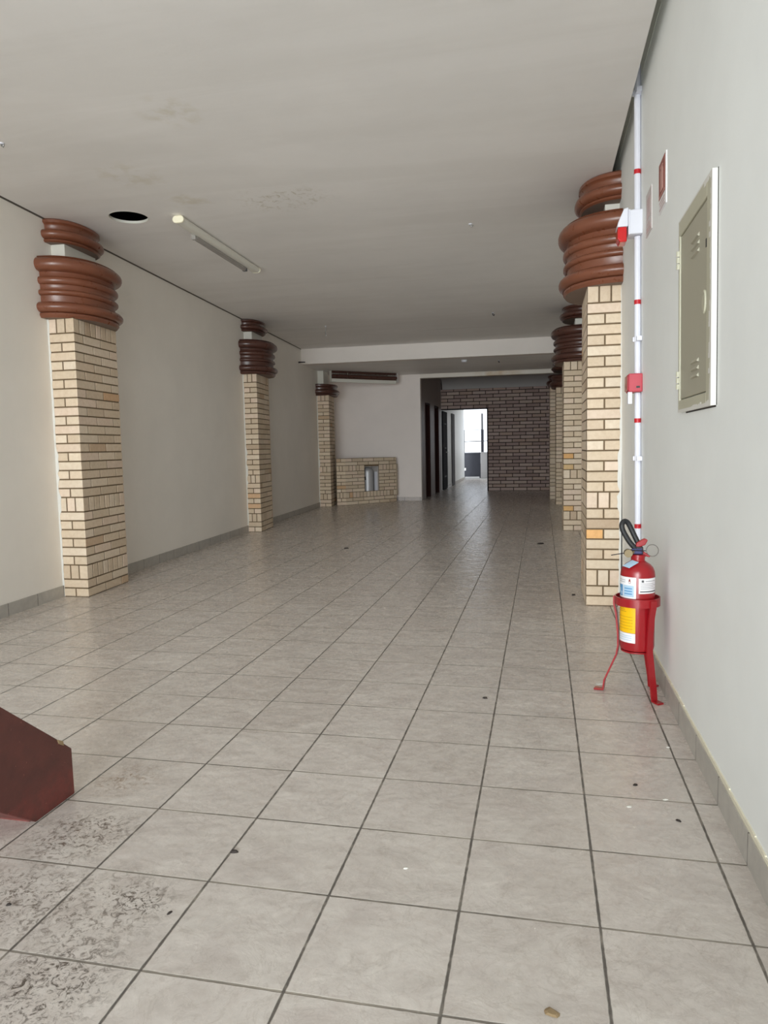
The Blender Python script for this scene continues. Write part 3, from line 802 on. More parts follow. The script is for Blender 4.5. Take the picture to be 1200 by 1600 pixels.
# ---------------------------------------------------------------- skirting
b = MB(); b.hexa([(LX(YF), YF), (LX(YW), YW), (LX(YW) + 0.014, YW), (LX(YF) + 0.014, YF)][::-1], 0, 0.122)
struct(b, 'baseboard_left', M['base_y'])
b = MB(); b.box(2.346, 2.362, YF, YW + 4, 0, 0.124)
struct(b, 'baseboard_right', M['base_y'])
b = MB(); zz = [(YF + i * 0.12) for i in range(200)]
for i in range(len(zz) - 1):
    h0 = 0.014 + 0.008 * random.random(); y0, y1 = zz[i], zz[i + 1]
    b.box(2.3515, 2.362, y0, y1, 0.124, 0.124 + h0)
struct(b, 'trim_4', M['cream_paint'])
b = MB(); b.box(-2.9, SX, YW - 0.014, YW, 0, 0.105)
struct(b, 'baseboard_partition', M['base_x'])

# ---------------------------------------------------------------- low brick counter and the moulding over it
P1 = (-3.80, 16.93); P2 = (-3.56, 17.0); P3 = (-2.425, 18.30); HT = 1.262
ct = thing('brick_counter', (-2.99, 17.65, 0), 'low cream brick counter set at an angle, with a square opening in its front', 'counter')
U2, W2 = unit(P2, P3); N2 = (U2[1], -U2[0]); U1, W1 = unit(P1, P2); N1 = (U1[1], -U1[0])
rows = []; z = 0; cseq = ['c', 'c', 's'] + ['c'] * 6 + ['s', 'c', 'c']
tot = sum(COURSE if q == 'c' else SOLD for q in cseq); k = 0
for q in cseq:
    h = (COURSE if q == 'c' else SOLD) * HT / tot
    rows.append((z, z + h, 's' if q == 's' else ('f' if k % 2 == 0 else 'h'))); z += h; k += 1
OU0, OU1, OZ0, OZ1 = 0.365 * W2, 0.645 * W2, rows[2][1], rows[9][0] + 0.115
dep = 0.36
def fb(mb, u0, u1, n0, n1, z0, z1, mi=0): mb.frame_box(P2, U2, N2, u0, u1, n0, n1, z0, z1, mi)
b = MB(); ins = 0.004
fb(b, 0, OU0, -dep, -ins, 0, HT); fb(b, OU1, W2, -dep, -ins, 0, HT)
fb(b, OU0, OU1, -dep, -ins, 0, OZ0); fb(b, OU0, OU1, -dep, -ins, OZ1, HT)
q = [P1, (P2[0] - N1[0] * ins, P2[1] - N1[1] * ins), (P2[0] - N2[0] * dep, P2[1] - N2[1] * dep), (P1[0] + 0.05, P1[1] + 0.35)]
q[0] = (P1[0] - N1[0] * ins, P1[1] - N1[1] * ins)
b.hexa(q, 0, HT)
b.build('mortar_core', M['mortar'], ct)
mb = MB()
def w1(key, i):
    return cuts(W1, [W1 * 0.5]) if key == 'h' else (cuts(W1, []) if key == 'f' else cuts(W1, [W1 / 3, W1 * 2 / 3]))
def w2(key, i):
    if key == 's': e = [W2 * k / 15 for k in range(1, 15)]
    else: e = [(0.22 if key == 'h' else 0.40) + 0.36 * k for k in range(6)]
    if OZ0 - 0.01 < rows[i][0] < OZ1 - 0.06: e = sorted([x for x in e if min(abs(x - OU0), abs(x - OU1)) > 0.06] + [OU0, OU1])
    return cuts(W2, e)
def sk2(a, q_, z0, z1): return a > OU0 - 0.02 and q_ < OU1 + 0.02 and z0 > OZ0 - 0.02 and z1 < OZ1 + 0.05
brick_face(mb, P1, U1, N1, rows, w1, 'cream', 0.0135, (False, True))
brick_face(mb, P2, U2, N2, rows, w2, 'cream', 0.0135, (True, True), skip=sk2)
brick_face(mb, P3, (-N2[0], -N2[1]), U2, rows, lambda k_, i_: cuts(dep, [dep * 0.5] if k_ != 'f' else []), 'cream', 0.0135, (True, True))
mb.build('face_bricks', M['brick'], ct)
b = MB(); fb(b, W2, W2 + 0.05, -0.18, -0.012, rows[2][0], rows[9][1])
b.build('end_return', M['brick_end'], ct)
b = MB()
fb(b, OU0 - 0.001, OU0 + 0.012, -dep + 0.002, -0.02, OZ0, OZ1); fb(b, OU1 - 0.012, OU1 + 0.001, -dep + 0.002, -0.02, OZ0, OZ1)
fb(b, OU0, OU1, -dep - 0.02, -dep + 0.02, OZ0, OZ1); fb(b, OU0, OU1, -dep + 0.002, -0.02, OZ1 - 0.012, OZ1 + 0.001)
b.build('niche_lining', M['niche'], ct)
mu = (OU0 + OU1) / 2 + 0.0
cx = P2[0] + U2[0] * mu - N2[0] * 0.20; cy = P2[1] + U2[1] * mu - N2[1] * 0.20
cyl = thing('steel_cylinder', (cx, cy, OZ0), 'shiny grey steel cylinder standing inside the opening of the brick counter', 'cylinder')
b = MB(); b.lathe([(0.155, 0.0), (0.155, 0.52), (0.148, 0.56), (0.125, 0.60), (0.08, 0.635), (0.03, 0.65)], (cx, cy, OZ0), 40)
b.build('cylinder_body', M['galvanised'], cyl, smooth=50)
b = MB(); ang = math.atan2(-1, 0.35) - 0.55
b.box(cx + 0.152 * math.cos(ang) - 0.014, cx + 0.152 * math.cos(ang) + 0.014, cy + 0.155 * math.sin(ang) - 0.012, cy + 0.155 * math.sin(ang) + 0.02, OZ0 + 0.30, OZ0 + 0.40)
b.build('cylinder_slot', M['door_black'], cyl)
b = MB(); b.frame_box(P2, U2, N2, OU1 - 0.085, OU1 - 0.014, -0.10, -0.06, OZ0, OZ1 - 0.16)
tag(b.build('white_board', M['white_plastic']), 'narrow white upright board at right side of the counter opening', 'board')

Q1 = (-3.80, 16.72); Q2 = (-2.33, 18.10); UQ, WQ = unit(Q1, Q2); NQ = (UQ[1], -UQ[0])
mo = thing('ceiling_moulding', (-3.1, 17.4, 3.27), 'long dark brown ribbed moulding under the low ceiling, above the brick counter', 'moulding')
def run_mould(u0, u1, name):
    mb = MB(); z0, z1 = LOWZ, 3.38
    pr = upper_profile(z0, z1)
    P = lambda u, n: (Q1[0] + UQ[0] * u + NQ[0] * n, Q1[1] + UQ[1] * u + NQ[1] * n)
    poly = [(0.0, z0)] + pr + [(0.0, z1)]
    a = [(*P(u0, n), z) for n, z in poly]
    d = (UQ[0] * (u1 - u0), UQ[1] * (u1 - u0), 0)
    mb.extrude(a, d); mb.build(name, M['dark_shaded_brown'], mo, smooth=38)
run_mould(0.0, WQ * 0.235, 'moulding_length'); run_mould(WQ * 0.235 + 0.012, WQ - 0.02, 'moulding_length')
b = MB(); b.frame_box(Q1, UQ, NQ, 0, WQ - 0.02, -0.11, 0.0, 3.295, LOWZ)
b.frame_box(Q1, UQ, NQ, 0, WQ - 0.02, 0.0, 0.012, 3.295, 3.38)
b.build('white_ledge', M['white_enamel'], mo)
b = MB(); b.frame_box(Q1, UQ, NQ, WQ - 0.02, WQ + 0.02, -0.10, 0.07, 3.33, LOWZ)
b.build('end_cap', M['niche'], mo)

# ---------------------------------------------------------------- ceiling fittings
b = MB(); n = 56
ri, ro = HR - 0.001, HR + 0.004
zc = CZ(HY)
rings = [(ri - 0.004, zc + 0.024), (ri - 0.004, zc - 0.0022), (ro, zc - 0.0022), (ro, zc - 0.0008), (ri - 0.001, zc - 0.0008), (ri - 0.001, zc + 0.024)]
v = []
for r, z_ in rings: v += [(HX + r * math.cos(2 * PI * k / n), HY + r * math.sin(2 * PI * k / n), z_ - 0.0035 * r * math.sin(2 * PI * k / n)) for k in range(n)]
b.add(v, [(i * n + k, i * n + (k + 1) % n, ((i + 1) % 6) * n + (k + 1) % n, ((i + 1) % 6) * n + k) for i in range(6) for k in range(n)])
tag(b.build('ceiling_hole_ring', M['white_enamel'], smooth=30), 'pale rim around the round black hole in the ceiling', 'ring')

lamp = thing('fluorescent_lamp', (-2.09, 6.37, CZ(6.4)), 'white fluorescent strip lamp on the ceiling, beside the round hole', 'lamp')
def obround(w, h, n=10):
    r = h / 2
    return [(w / 2 - r + r * math.cos(-PI / 2 + PI * i / n), r * math.sin(-PI / 2 + PI * i / n)) for i in range(n + 1)] + \
           [(-w / 2 + r - r * math.cos(-PI / 2 + PI * i / n), -r * math.sin(-PI / 2 + PI * i / n)) for i in range(n + 1)]
ly0, ly1 = 5.30, 7.47; lx = lambda y: -2.065 - 0.02 * (y - 5.3)
def lz(y): return CZ(y) - 0.038
b = MB(); cs = obround(0.118, 0.068)
b.extrude([(lx(ly0) + u, ly0, lz(ly0) + w) for u, w in cs], (lx(ly1) - lx(ly0), ly1 - ly0, CZ(ly1) - CZ(ly0)))
b.build('lamp_housing', M['white_enamel'], lamp, smooth=40)
for ya, yb in ((ly0 - 0.03, ly0), (ly1, ly1 + 0.02)):
    b = MB(); cs2 = obround(0.128, 0.074)
    b.extrude([(lx(ya) + u, ya, lz(ya) + w) for u, w in cs2], (0, yb - ya, 0)); b.build('end_cap', M['ivory_plastic'], lamp, smooth=40, bevel=0.008)
ty0, ty1 = 5.78, 7.18
b = MB(); b.tube([(lx(ty0) - 0.05, ty0, CZ(ty0) - 0.084), (lx(ty1) - 0.05, ty1, CZ(ty1) - 0.084)], 0.030, 16)
b.build('lamp_tube', M['tube_glass'], lamp, smooth=40)
for y_ in (ty0 - 0.03, ty1 + 0.03):
    b = MB(); b.box(lx(y_) - 0.078, lx(y_) - 0.025, y_ - 0.025, y_ + 0.025, CZ(y_) - 0.112, CZ(y_) - 0.045)
    b.build('lamp_holder', M['tube_glass'] if y_ < 6 else M['door_grey'], lamp, bevel=0.006)
def hook(x, y, zt, pts, label, mat='chrome_wire', r=0.006):
    h = thing('ceiling_hook', (x, y, zt), label, 'hook')
    b = MB(); b.tube([(x + a, y + b_, zt + c) for a, b_, c in pts], r, 8); b.build('hook_wire', M[mat], h, smooth=50)
    b = MB(); b.lathe([(0.018, -0.008), (0.022, 0.0)], (x, y, zt), 14); b.build('hook_base', M['white_plastic'], h)
hook(-2.535, 3.33, CZ(3.33), [(0, 0, 0), (0, 0, -0.02), (0.015, 0, -0.03), (0.02, 0, -0.018)], 'small white hook on ceiling at far left edge')
hook(-2.56, 12.14, CZ(12.14), [(0, 0, 0), (0.004, 0, -0.08), (-0.006, 0, -0.14), (0.012, 0, -0.165), (0.002, 0, -0.19)], 'thin wire hanging from ceiling between the strip lamp and the white beam', r=0.009)
hook(0.85, 6.40, CZ(6.4), [(0, 0, 0), (0.0, 0, -0.02), (0.018, 0, -0.032), (0.03, 0, -0.016)], 'small twisted hook in middle of the ceiling, right half')
hook(0.743, 11.75, CZ(11.75), [(0, 0, 0), (0.0, 0, -0.04), (0.02, 0, -0.055), (0.03, 0, -0.03)], 'small dark hook on ceiling close in front of the white beam', 'dark_metal', r=0.009)
hook(0.60, 16.1, LOWZ, [(0, 0, 0), (0, 0, -0.04), (0.02, 0, -0.05)], 'tiny dark hook on the low ceiling right of the white downlight', 'dark_metal', r=0.012)
dl = thing('ceiling_downlight', (-0.2, 15.72, LOWZ), 'small round white downlight on the low ceiling behind the beam', 'lamp')
b = MB(); b.lathe([(0.03, -0.05), (0.055, -0.045), (0.065, -0.02), (0.07, 0.0)], (-0.2, 15.72, LOWZ), 24); b.build('downlight_body', M['white_plastic'], dl, smooth=50)
b = MB(); b.tube([(LX(14.8), 14.8, 3.60), (LX(14.8) + 0.06, 14.8, 3.60), (LX(14.8) + 0.16, 14.82, 3.60)], [0.02, 0.016, 0.012], 10)
tag(b.build('pipe_stub', M['dark_metal'], smooth=50), 'short dark pipe stub on left wall just under the beam end', 'pipe')

# ---------------------------------------------------------------- right wall fittings
PY = 3.87; PXc = lambda z: RX(z) - 0.026
cn = thing('conduit_pipe', (PXc(0.14), PY, 0.13), 'white vertical conduit with red bands behind the fire extinguisher', 'pipe')
CZ0, CZ1, JZ0, JZ1 = 1.907, 2.041, 3.03, 3.21
for za, zb in ((0.13, CZ0 - 0.002), (CZ1 + 0.002, JZ0), (JZ1, 4.40)):
    b = MB(); b.tube([(PXc(z), PY, z) for z in (za, (za + zb) / 2, zb)], 0.0225, 18); b.build('pipe_tube', M['white_plastic'], cn, smooth=50)
for z_ in (3.484, 2.562, 1.7, 0.911):
    b = MB(); b.tube([(PXc(z_ - 0.016), PY, z_ - 0.016), (PXc(z_ + 0.016), PY, z_ + 0.016)], 0.0238, 18); b.build('red_band', M['red_tape'], cn, smooth=50)
for z_ in (4.027, 2.294, 1.42):
    b = MB(); b.tube([(PXc(z_ - 0.016), PY, z_ - 0.016), (PXc(z_ + 0.016), PY, z_ + 0.016)], 0.029, 18)
    b.box(RX(z_) - 0.040, RX(z_) - 0.003, PY - 0.075, PY + 0.075, z_ - 0.016, z_ + 0.016)
    b.box(RX(z_) - 0.060, RX(z_) - 0.044, PY - 0.012, PY + 0.012, z_ - 0.016, z_ + 0.016)
    b.build('pipe_clip', M['white_plastic'], cn)
jz0, jz1 = 3.035, 3.205
jb = thing('junction_box', (RX(3.1) - 0.04, 3.87, jz0), 'white square junction box on the conduit, beside the red alarm lamp', 'box')
b = MB(); b.box(RX(3.1) - 0.088, RX(3.1) + 0.006, 3.80, 3.95, jz0, jz1); b.build('box_body', M['white_plastic'], jb, bevel=0.006)
b = MB(); b.box(RX(3.1) - 0.096, RX(3.1) - 0.086, 3.795, 3.955, jz0 - 0.005, jz1 + 0.005); b.build('box_cover', M['white_plastic'], jb, bevel=0.004)
sx1 = RX(3.1) - 0.097
al = thing('alarm_sounder', (sx1 - 0.04, 3.88, 2.985), 'red lens alarm sounder with white top, mounted on the junction box', 'alarm')
b = MB(); b.extrude([(sx1, 3.80, 3.09), (sx1 - 0.075, 3.80, 3.09), (sx1 - 0.068, 3.80, 3.125), (sx1 - 0.03, 3.80, 3.215), (sx1, 3.80, 3.222)], (0, 0.15, 0)); b.build('sounder_body', M['white_plastic'], al, bevel=0.005)
b = MB(); b.extrude([(sx1 - 0.008, 3.805, 3.09), (sx1 - 0.072, 3.805, 3.09), (sx1 - 0.072, 3.805, 3.01), (sx1 - 0.055, 3.805, 2.985), (sx1 - 0.008, 3.805, 2.985)], (0, 0.14, 0)); b.build('red_lens', M['red_lens'], al, bevel=0.008)
cz0, cz1 = 1.907, 2.041
cp = thing('fire_call_point', (RX(1.95) - 0.045, 3.87, cz0), 'faded red fire call point box fixed on the white conduit', 'alarm')
b = MB(); b.box(RX(1.95) - 0.098, RX(1.95) + 0.0, 3.79, 3.97, cz0, cz1); b.build('call_point_body', M['red_dull'], cp, bevel=0.008)
b = MB(); b.box(RX(1.95) - 0.108, RX(1.95) - 0.096, 3.80, 3.96, cz0 + 0.012, cz1 - 0.012); b.build('front_plate', M['red'], cp, bevel=0.004)
b = MB(); b.box(RX(1.95) - 0.045, RX(1.95) - 0.02, 3.784, 3.792, cz0 + 0.028, cz0 + 0.042); b.build('keyhole', M['black_rubber'], cp)
b = MB(); b.box(RX(1.95) - 0.100, RX(1.95) - 0.072, 3.80, 3.86, cz0 - 0.085, cz0 + 0.0); b.build('white_tag', M['white_plastic'], cp)

# electrical cabinet
cy0, cy1, kz0, kz1 = 1.50, 2.255, 1.695, 2.655
eb = thing('electrical_cabinet', (RX(2.2) - 0.03, (cy0 + cy1) / 2, kz0), 'grey metal electrical cabinet recessed in the right wall, hinged door shut', 'cabinet')
def rbox(mb, n0, n1, y0, y1, z0, z1, mi=0):
    """box lying on the leaning right wall, n measured out of the wall"""
    pts = [(RX(z0) - n0, y0, z0), (RX(z0) - n1, y0, z0), (RX(z1) - n1, y0, z1), (RX(z1) - n0, y0, z1)]
    mb.extrude(pts, (0, y1 - y0, 0), mi)
fw = 0.075
b = MB()
rbox(b, -0.01, 0.022, cy0, cy0 + 0.10, kz0, kz1); rbox(b, -0.01, 0.022, cy1 - 0.03, cy1, kz0, kz1)
rbox(b, -0.01, 0.022, cy0 + 0.10, cy1 - 0.03, kz0, kz0 + 0.055); rbox(b, -0.01, 0.022, cy0 + 0.10, cy1 - 0.03, kz1 - fw, kz1)
b.build('cabinet_frame', M['panel_frame'], eb, bevel=0.004)
b = MB(); dy0, dy1, dz0, dz1 = cy0 + 0.108, cy1 - 0.034, kz0 + 0.062, kz1 - fw - 0.006
rbox(b, -0.01, 0.016, dy0, dy1, dz0, dz1)
door = b.build('cabinet_door', M['panel_grey'], eb, bevel=0.003)
for zv in (2.44, 1.88):
    for j in range(3):
        if True:
            yy = dy0 + 0.17; mb = MB(); z_ = zv + j * 0.034 - 0.045
            mb.extrude([(RX(z_) - 0.0155, yy, z_), (RX(z_) - 0.026, yy, z_ + 0.004), (RX(z_) - 0.0155, yy, z_ + 0.02)], (0, 0.15, 0))
            mb.build('vent_louvre', M['panel_grey'], door)
b = MB(); zl = 2.145; b.tube([(RX(zl) - 0.020, dy0 + 0.035 + 0.028 * math.cos(a), zl + 0.045 * math.sin(a)) for a in [PI / 2 + PI * i / 10 for i in range(11)]], 0.007, 8)
b.tube([(RX(zl) - 0.0155, dy0 + 0.05, zl), (RX(zl) - 0.022, dy0 + 0.05, zl)], 0.035, 18)
b.build('door_latch', M['panel_frame'], door, smooth=50)
b = MB(); rbox(b, 0.015, 0.019, dy0 + 0.012, dy0 + 0.028, 2.375, 2.41); b.build('keyhole', M['black_rubber'], door)
for zh in (2.46, 1.85):
    mb = MB()
    for i in range(3):
        z_ = zh - 0.04 + i * 0.032
        mb.tube([(RX(z_) - 0.026, cy1 - 0.014, z_), (RX(z_) - 0.026, cy1 - 0.018, z_ + 0.026)], 0.010, 10)
    mb.build('hinge', M['panel_frame'], eb, smooth=50)
mb = MB(); zz = [kz0 + (kz1 - kz0) * i / 44 for i in range(45)]     # ragged white paint along the frame
for i in range(44):
    w = 0.020 + 0.014 * random.random() + (0.020 if random.random() < 0.18 else 0)
    rbox(mb, -0.004, 0.0232, cy0 - 0.004, cy0 + w, zz[i], zz[i + 1])
yy_ = [cy0 + (cy1 - cy0) * i / 24 for i in range(25)]
for i in range(24):
    rbox(mb, -0.004, 0.0228, yy_[i], yy_[i + 1], kz0 - 0.006, kz0 + 0.008 + (0.014 * random.random() if i < 13 else 0))
    rbox(mb, -0.004, 0.0228, yy_[i], yy_[i + 1], kz1 - 0.004 - (0.02 * random.random() if i < 5 else 0), kz1 + 0.004)
mb.build('paint_edge', M['caulk'], eb)
b = MB(); rbox(b, -0.002, 0.0015, cy0 - 0.013, cy0 - 0.004, kz0 - 0.006, kz1 + 0.004); rbox(b, -0.002, 0.0015, cy0, cy1 - 0.1, kz0 - 0.013, kz0 - 0.006)
b.build('gap_shade_strip', M['debris'], eb)  # dark strips painting the shade of the gap beside and below the frame

# stickers
sg = thing('extinguisher_sign', (RX(3.0), 2.88, 2.92), 'red and white extinguisher sign on the right wall, left of the cabinet', 'sign')
b = MB(); rbox(b, 0.0, 0.006, 2.755, 3.005, 2.918, 3.21); b.build('sign_plate', M['label_white'], sg)
b = MB(); rbox(b, 0.0055, 0.008, 2.785, 3.003, 3.0, 3.205); b.build('red_field', M['sign_red'], sg)
b = MB()
for (y0, y1, z0, z1) in ((2.845, 2.935, 3.03, 3.15), (2.865, 2.915, 3.15, 3.165), (2.858, 2.94, 3.168, 3.176), (2.795, 2.997, 3.006, 3.014)):
    rbox(b, 0.0075, 0.0095, y0, y1, z0, z1)
b.build('pictogram', M['sign_pink'], sg)
b = MB()
for i in range(3): rbox(b, 0.0055, 0.0075, 2.80, 2.99 - 0.03 * (i % 2), 2.932 + i * 0.02, 2.940 + i * 0.02)
b.build('printed_lines', M['faded_ink'], sg)
sg = thing('faded_sticker', (RX(3.0), 3.45, 2.93), 'faded pink sticker on right wall beside the junction box', 'sign')
b = MB(); rbox(b, 0.0, 0.005, 3.33, 3.575, 2.935, 3.215); b.build('sticker_sheet', M['faded'], sg)
b = MB(); rbox(b, 0.0045, 0.0065, 3.38, 3.53, 3.04, 3.17); rbox(b, 0.0045, 0.0065, 3.36, 3.55, 2.955, 2.985); rbox(b, 0.0045, 0.0065, 3.40, 3.52, 3.0, 3.012)
b.build('faded_print', M['faded_ink'], sg)

# ---------------------------------------------------------------- fire extinguisher and its stand
EX, EY = 2.184, 2.72
ex = thing('fire_extinguisher', (EX, EY, 0.285), 'red fire extinguisher with black hose standing in a red tripod stand', 'fire extinguisher')
R_ = 0.1
b = MB()
prof = [(0.085, 0.285), (0.096, 0.292), (R_, 0.31), (R_, 0.745), (0.097, 0.768), (0.088, 0.790), (0.072, 0.808), (0.05, 0.822), (0.040, 0.830), (0.040, 0.852), (0.044, 0.853), (0.044, 0.866), (0.038, 0.868)]
b.lathe([(r, z) for r, z in prof], (EX, EY, 0), 56); b.build('cylinder', M['red'], ex, smooth=35)
VW = math.atan2(CAM_C[1] - EY, CAM_C[0] - EX)     # direction towards the viewer's side of the cylinder
def wrap(mb, a0, a1, z0, z1, off, mi=0, n=18, corner=0):
    v = []
    for i in range(n + 1):
        a = VW + a0 + (a1 - a0) * i / n
        v += [(EX + (R_ + off) * math.cos(a), EY + (R_ + off) * math.sin(a), z0), (EX + (R_ + off) * math.cos(a), EY + (R_ + off) * math.sin(a), z1)]
    mb.add(v, [(2 * i, 2 * i + 2, 2 * i + 3, 2 * i + 1) for i in range(n)], mi)
# a positive angle runs to the right in the view
b = MB()
wrap(b, -1.45, -0.08, 0.612, 0.740, 0.0012, 0)
wrap(b, -1.40, -0.95, 0.622, 0.690, 0.002, 1); wrap(b, -1.30, -1.15, 0.640, 0.668, 0.0026, 2, 6); wrap(b, -1.12, -1.0, 0.630, 0.650, 0.0026, 2, 6)
wrap(b, -0.88, -0.20, 0.622, 0.690, 0.002, 2)
for i in range(3): wrap(b, -0.80, -0.30, 0.636 + i * 0.016, 0.643 + i * 0.016, 0.0026, 1, 8)
for i in range(2): wrap(b, -1.35, -0.75, 0.706 + i * 0.012, 0.710 + i * 0.012, 0.002, 3, 8)
for i in range(7):
    w_ = 0.16 * (1 - abs(i - 1.5) / 6.5) * (0.9 if i < 6 else 0.3); wrap(b, -0.46 - w_ / 2, -0.46 + w_ / 2, 0.702 + i * 0.0045, 0.7065 + i * 0.0045, 0.002, 4, 5)
wrap(b, -0.50, -0.42, 0.704, 0.714, 0.0028, 0, 4)
b.build('front_label', [M['label_white'], M['label_blue'], M['label_pale'], M['ink_grey'], M['sign_red']], ex, smooth=40)
b = MB(); wrap(b, 0.06, 1.35, 0.644, 0.735, 0.0012, 0)
wrap(b, 0.14, 1.28, 0.653, 0.660, 0.002, 1); wrap(b, 0.22, 0.36, 0.712, 0.726, 0.002, 1, 5); wrap(b, 0.45, 1.2, 0.716, 0.721, 0.002, 2)
for i in range(4): wrap(b, 0.16, 1.2 - 0.15 * (i % 2), 0.672 + i * 0.010, 0.6755 + i * 0.010, 0.002, 2)
b.build('side_label', [M['label_white'], M['ink'], M['ink_grey']], ex, smooth=40)
b = MB(); wrap(b, -1.45, -0.10, 0.402, 0.560, 0.0012, 0)
for i in range(3): wrap(b, -1.35, -0.65 - 0.1 * i, 0.528 + i * 0.011, 0.532 + i * 0.011, 0.002, 1)
for i in range(5): wrap(b, -1.3, -0.25, 0.425 + i * 0.018, 0.428 + i * 0.018, 0.002, 1)
b.build('yellow_label', [M['label_yellow'], M['ink_ochre']], ex, smooth=40)
b = MB(); wrap(b, -1.45, -0.10, 0.342, 0.400, 0.0012, 0)
for i in range(3): wrap(b, -1.3, -0.3, 0.356 + i * 0.013, 0.360 + i * 0.013, 0.002, 1)
b.build('lower_label', [M['label_white'], M['label_pale']], ex, smooth=40)
# folded paper tag on the shoulder
b = MB(); b.add([(EX - 0.092, EY - 0.05, 0.802), (EX - 0.06, EY - 0.09, 0.796), (EX - 0.005, EY - 0.075, 0.828), (EX - 0.035, EY - 0.03, 0.834)], [(0, 1, 2, 3)], 0)
tg = b.build('paper_tag', M['label_pale'], ex); sm = tg.modifiers.new('thick', 'SOLIDIFY'); sm.thickness = 0.002
# valve, handles, seal, ring and hose
b = MB(); b.box(EX - 0.028, EX + 0.028, EY - 0.024, EY + 0.024, 0.866, 0.915); b.build('valve_block', M['dark_metal'], ex, bevel=0.006)
b = MB(); b.tube([(EX - 0.028, EY - 0.02, 0.885), (EX - 0.065, EY - 0.03, 0.883)], 0.016, 14); b.tube([(EX - 0.06, EY - 0.055, 0.878), (EX - 0.06, EY - 0.015, 0.878)], 0.024, 20); b.build('pressure_gauge', M['brass'], ex, smooth=40)
b = MB(); b.extrude([(EX - 0.02, EY - 0.018, 0.90), (EX + 0.04, EY - 0.018, 0.925), (EX + 0.055, EY - 0.018, 0.955), (EX + 0.035, EY - 0.018, 0.965), (EX - 0.01, EY - 0.018, 0.94)], (0, 0.036, 0)); b.build('squeeze_handle', M['red'], ex, bevel=0.006)
b = MB(); b.extrude([(EX + 0.01, EY - 0.016, 0.868), (EX + 0.065, EY - 0.016, 0.850), (EX + 0.070, EY - 0.016, 0.860), (EX + 0.02, EY - 0.016, 0.892)], (0, 0.032, 0)); b.build('carry_handle', M['red'], ex, bevel=0.004)
b = MB(); b.box(EX - 0.04, EX + 0.02, EY - 0.034, EY - 0.024, 0.872, 0.905); b.build('seal_tag', M['blue_plastic'], ex, bevel=0.004)
b = MB(); rr = 0.034; b.tube([(EX + 0.078 + rr * math.cos(a), EY - 0.03 + 0.008 * math.sin(a), 0.895 + rr * math.sin(a)) for a in [2 * PI * i / 28 for i in range(28)]], 0.0025, 6, closed=True); b.build('pin_ring', M['chrome_wire'], ex, smooth=60)
b = MB(); b.tube([(EX + 0.04, EY - 0.03, 0.892), (EX - 0.03, EY - 0.04, 0.895), (EX - 0.085, EY - 0.05, 0.880), (EX - 0.16, EY - 0.06, 0.868)], 0.003, 6); b.build('seal_wire', M['dark_metal'], ex, smooth=60)
hp = [(-0.005, -0.01, 0.89), (-0.028, -0.012, 0.915), (-0.052, -0.012, 0.945), (-0.076, -0.012, 0.985), (-0.092, -0.012, 1.02), (-0.095, -0.008, 1.045), (-0.088, 0.0, 1.06), (-0.074, 0.008, 1.066), (-0.058, 0.014, 1.055), (-0.044, 0.016, 1.03), (-0.03, 0.016, 1.0), (-0.014, 0.014, 0.965), (0.0, 0.01, 0.935), (0.01, 0.006, 0.915)]
hp = [(EX + a - 0.0, EY + b_, z) for a, b_, z in hp]
pts = []
for i in range(len(hp) - 1):
    p_ = [Vector(hp[max(0, min(len(hp) - 1, i + d))]) for d in (-1, 0, 1, 2)]
    for s_ in range(4):
        t_ = s_ / 4
        pts.append(0.5 * ((2 * p_[1]) + (p_[2] - p_[0]) * t_ + (2 * p_[0] - 5 * p_[1] + 4 * p_[2] - p_[3]) * t_ ** 2 + (-p_[0] + 3 * p_[1] - 3 * p_[2] + p_[3]) * t_ ** 3))
pts.append(Vector(hp[-1]))
b = MB(); b.tube(pts, 0.0155, 14); b.build('hose', M['black_rubber'], ex, smooth=60)

stn = thing('extinguisher_stand', (EX, EY, 0), 'red steel tripod stand with ring, holding the fire extinguisher', 'stand')
RR = 0.131
b = MB(); n = 60; v = []
for r, z_ in ((RR, 0.562), (RR, 0.612), (RR - 0.006, 0.612), (RR - 0.006, 0.562)): v += [(EX + r * math.cos(2 * PI * k / n), EY + r * math.sin(2 * PI * k / n), z_) for k in range(n)]
b.add(v, [(i * n + k, i * n + (k + 1) % n, ((i + 1) % 4) * n + (k + 1) % n, ((i + 1) % 4) * n + k) for i in range(4) for k in range(n)])
b.build('top_ring', M['red'], stn, smooth=40)
for foot in ((2.272, 2.588), (1.990, 2.772), (2.292, 2.86)):
    dx, dy = foot[0] - EX, foot[1] - EY; L = math.hypot(dx, dy); dx, dy = dx / L, dy / L
    tx, ty = -dy, dx; w = 0.021
    path = [(RR + 0.004, 0.605), (RR + 0.004, 0.56), (0.122, 0.50), (0.110, 0.38), (0.108, 0.30), (0.118, 0.24), (L - 0.012, 0.07), (L - 0.004, 0.008), (L + 0.05, 0.006)]
    mb = MB()
    v = []
    for i, (r, z_) in enumerate(path):
        p_ = path[max(i - 1, 0)]; q_ = path[min(i + 1, len(path) - 1)]
        tr, tz = q_[0] - p_[0], q_[1] - p_[1]; tl = math.hypot(tr, tz); nr_, nz_ = -tz / tl, tr / tl
        for s1, s2 in ((-1, -1), (1, -1), (1, 1), (-1, 1)):
            rr_ = r + nr_ * 0.005 * s2; z2 = max(0.001, z_ + nz_ * 0.005 * s2)
            v.append((EX + dx * rr_ + tx * w * s1, EY + dy * rr_ + ty * w * s1, z2))
    f = []
    for i in range(len(path) - 1):
        a = i * 4; c_ = a + 4
        f += [(a + k, a + (k + 1) % 4, c_ + (k + 1) % 4, c_ + k) for k in range(4)]
    f += [(3, 2, 1, 0), tuple(range(len(v) - 4, len(v)))]
    mb.add(v, f); mb.build('leg', M['red'], stn)
b = MB(); n = 40; v = []
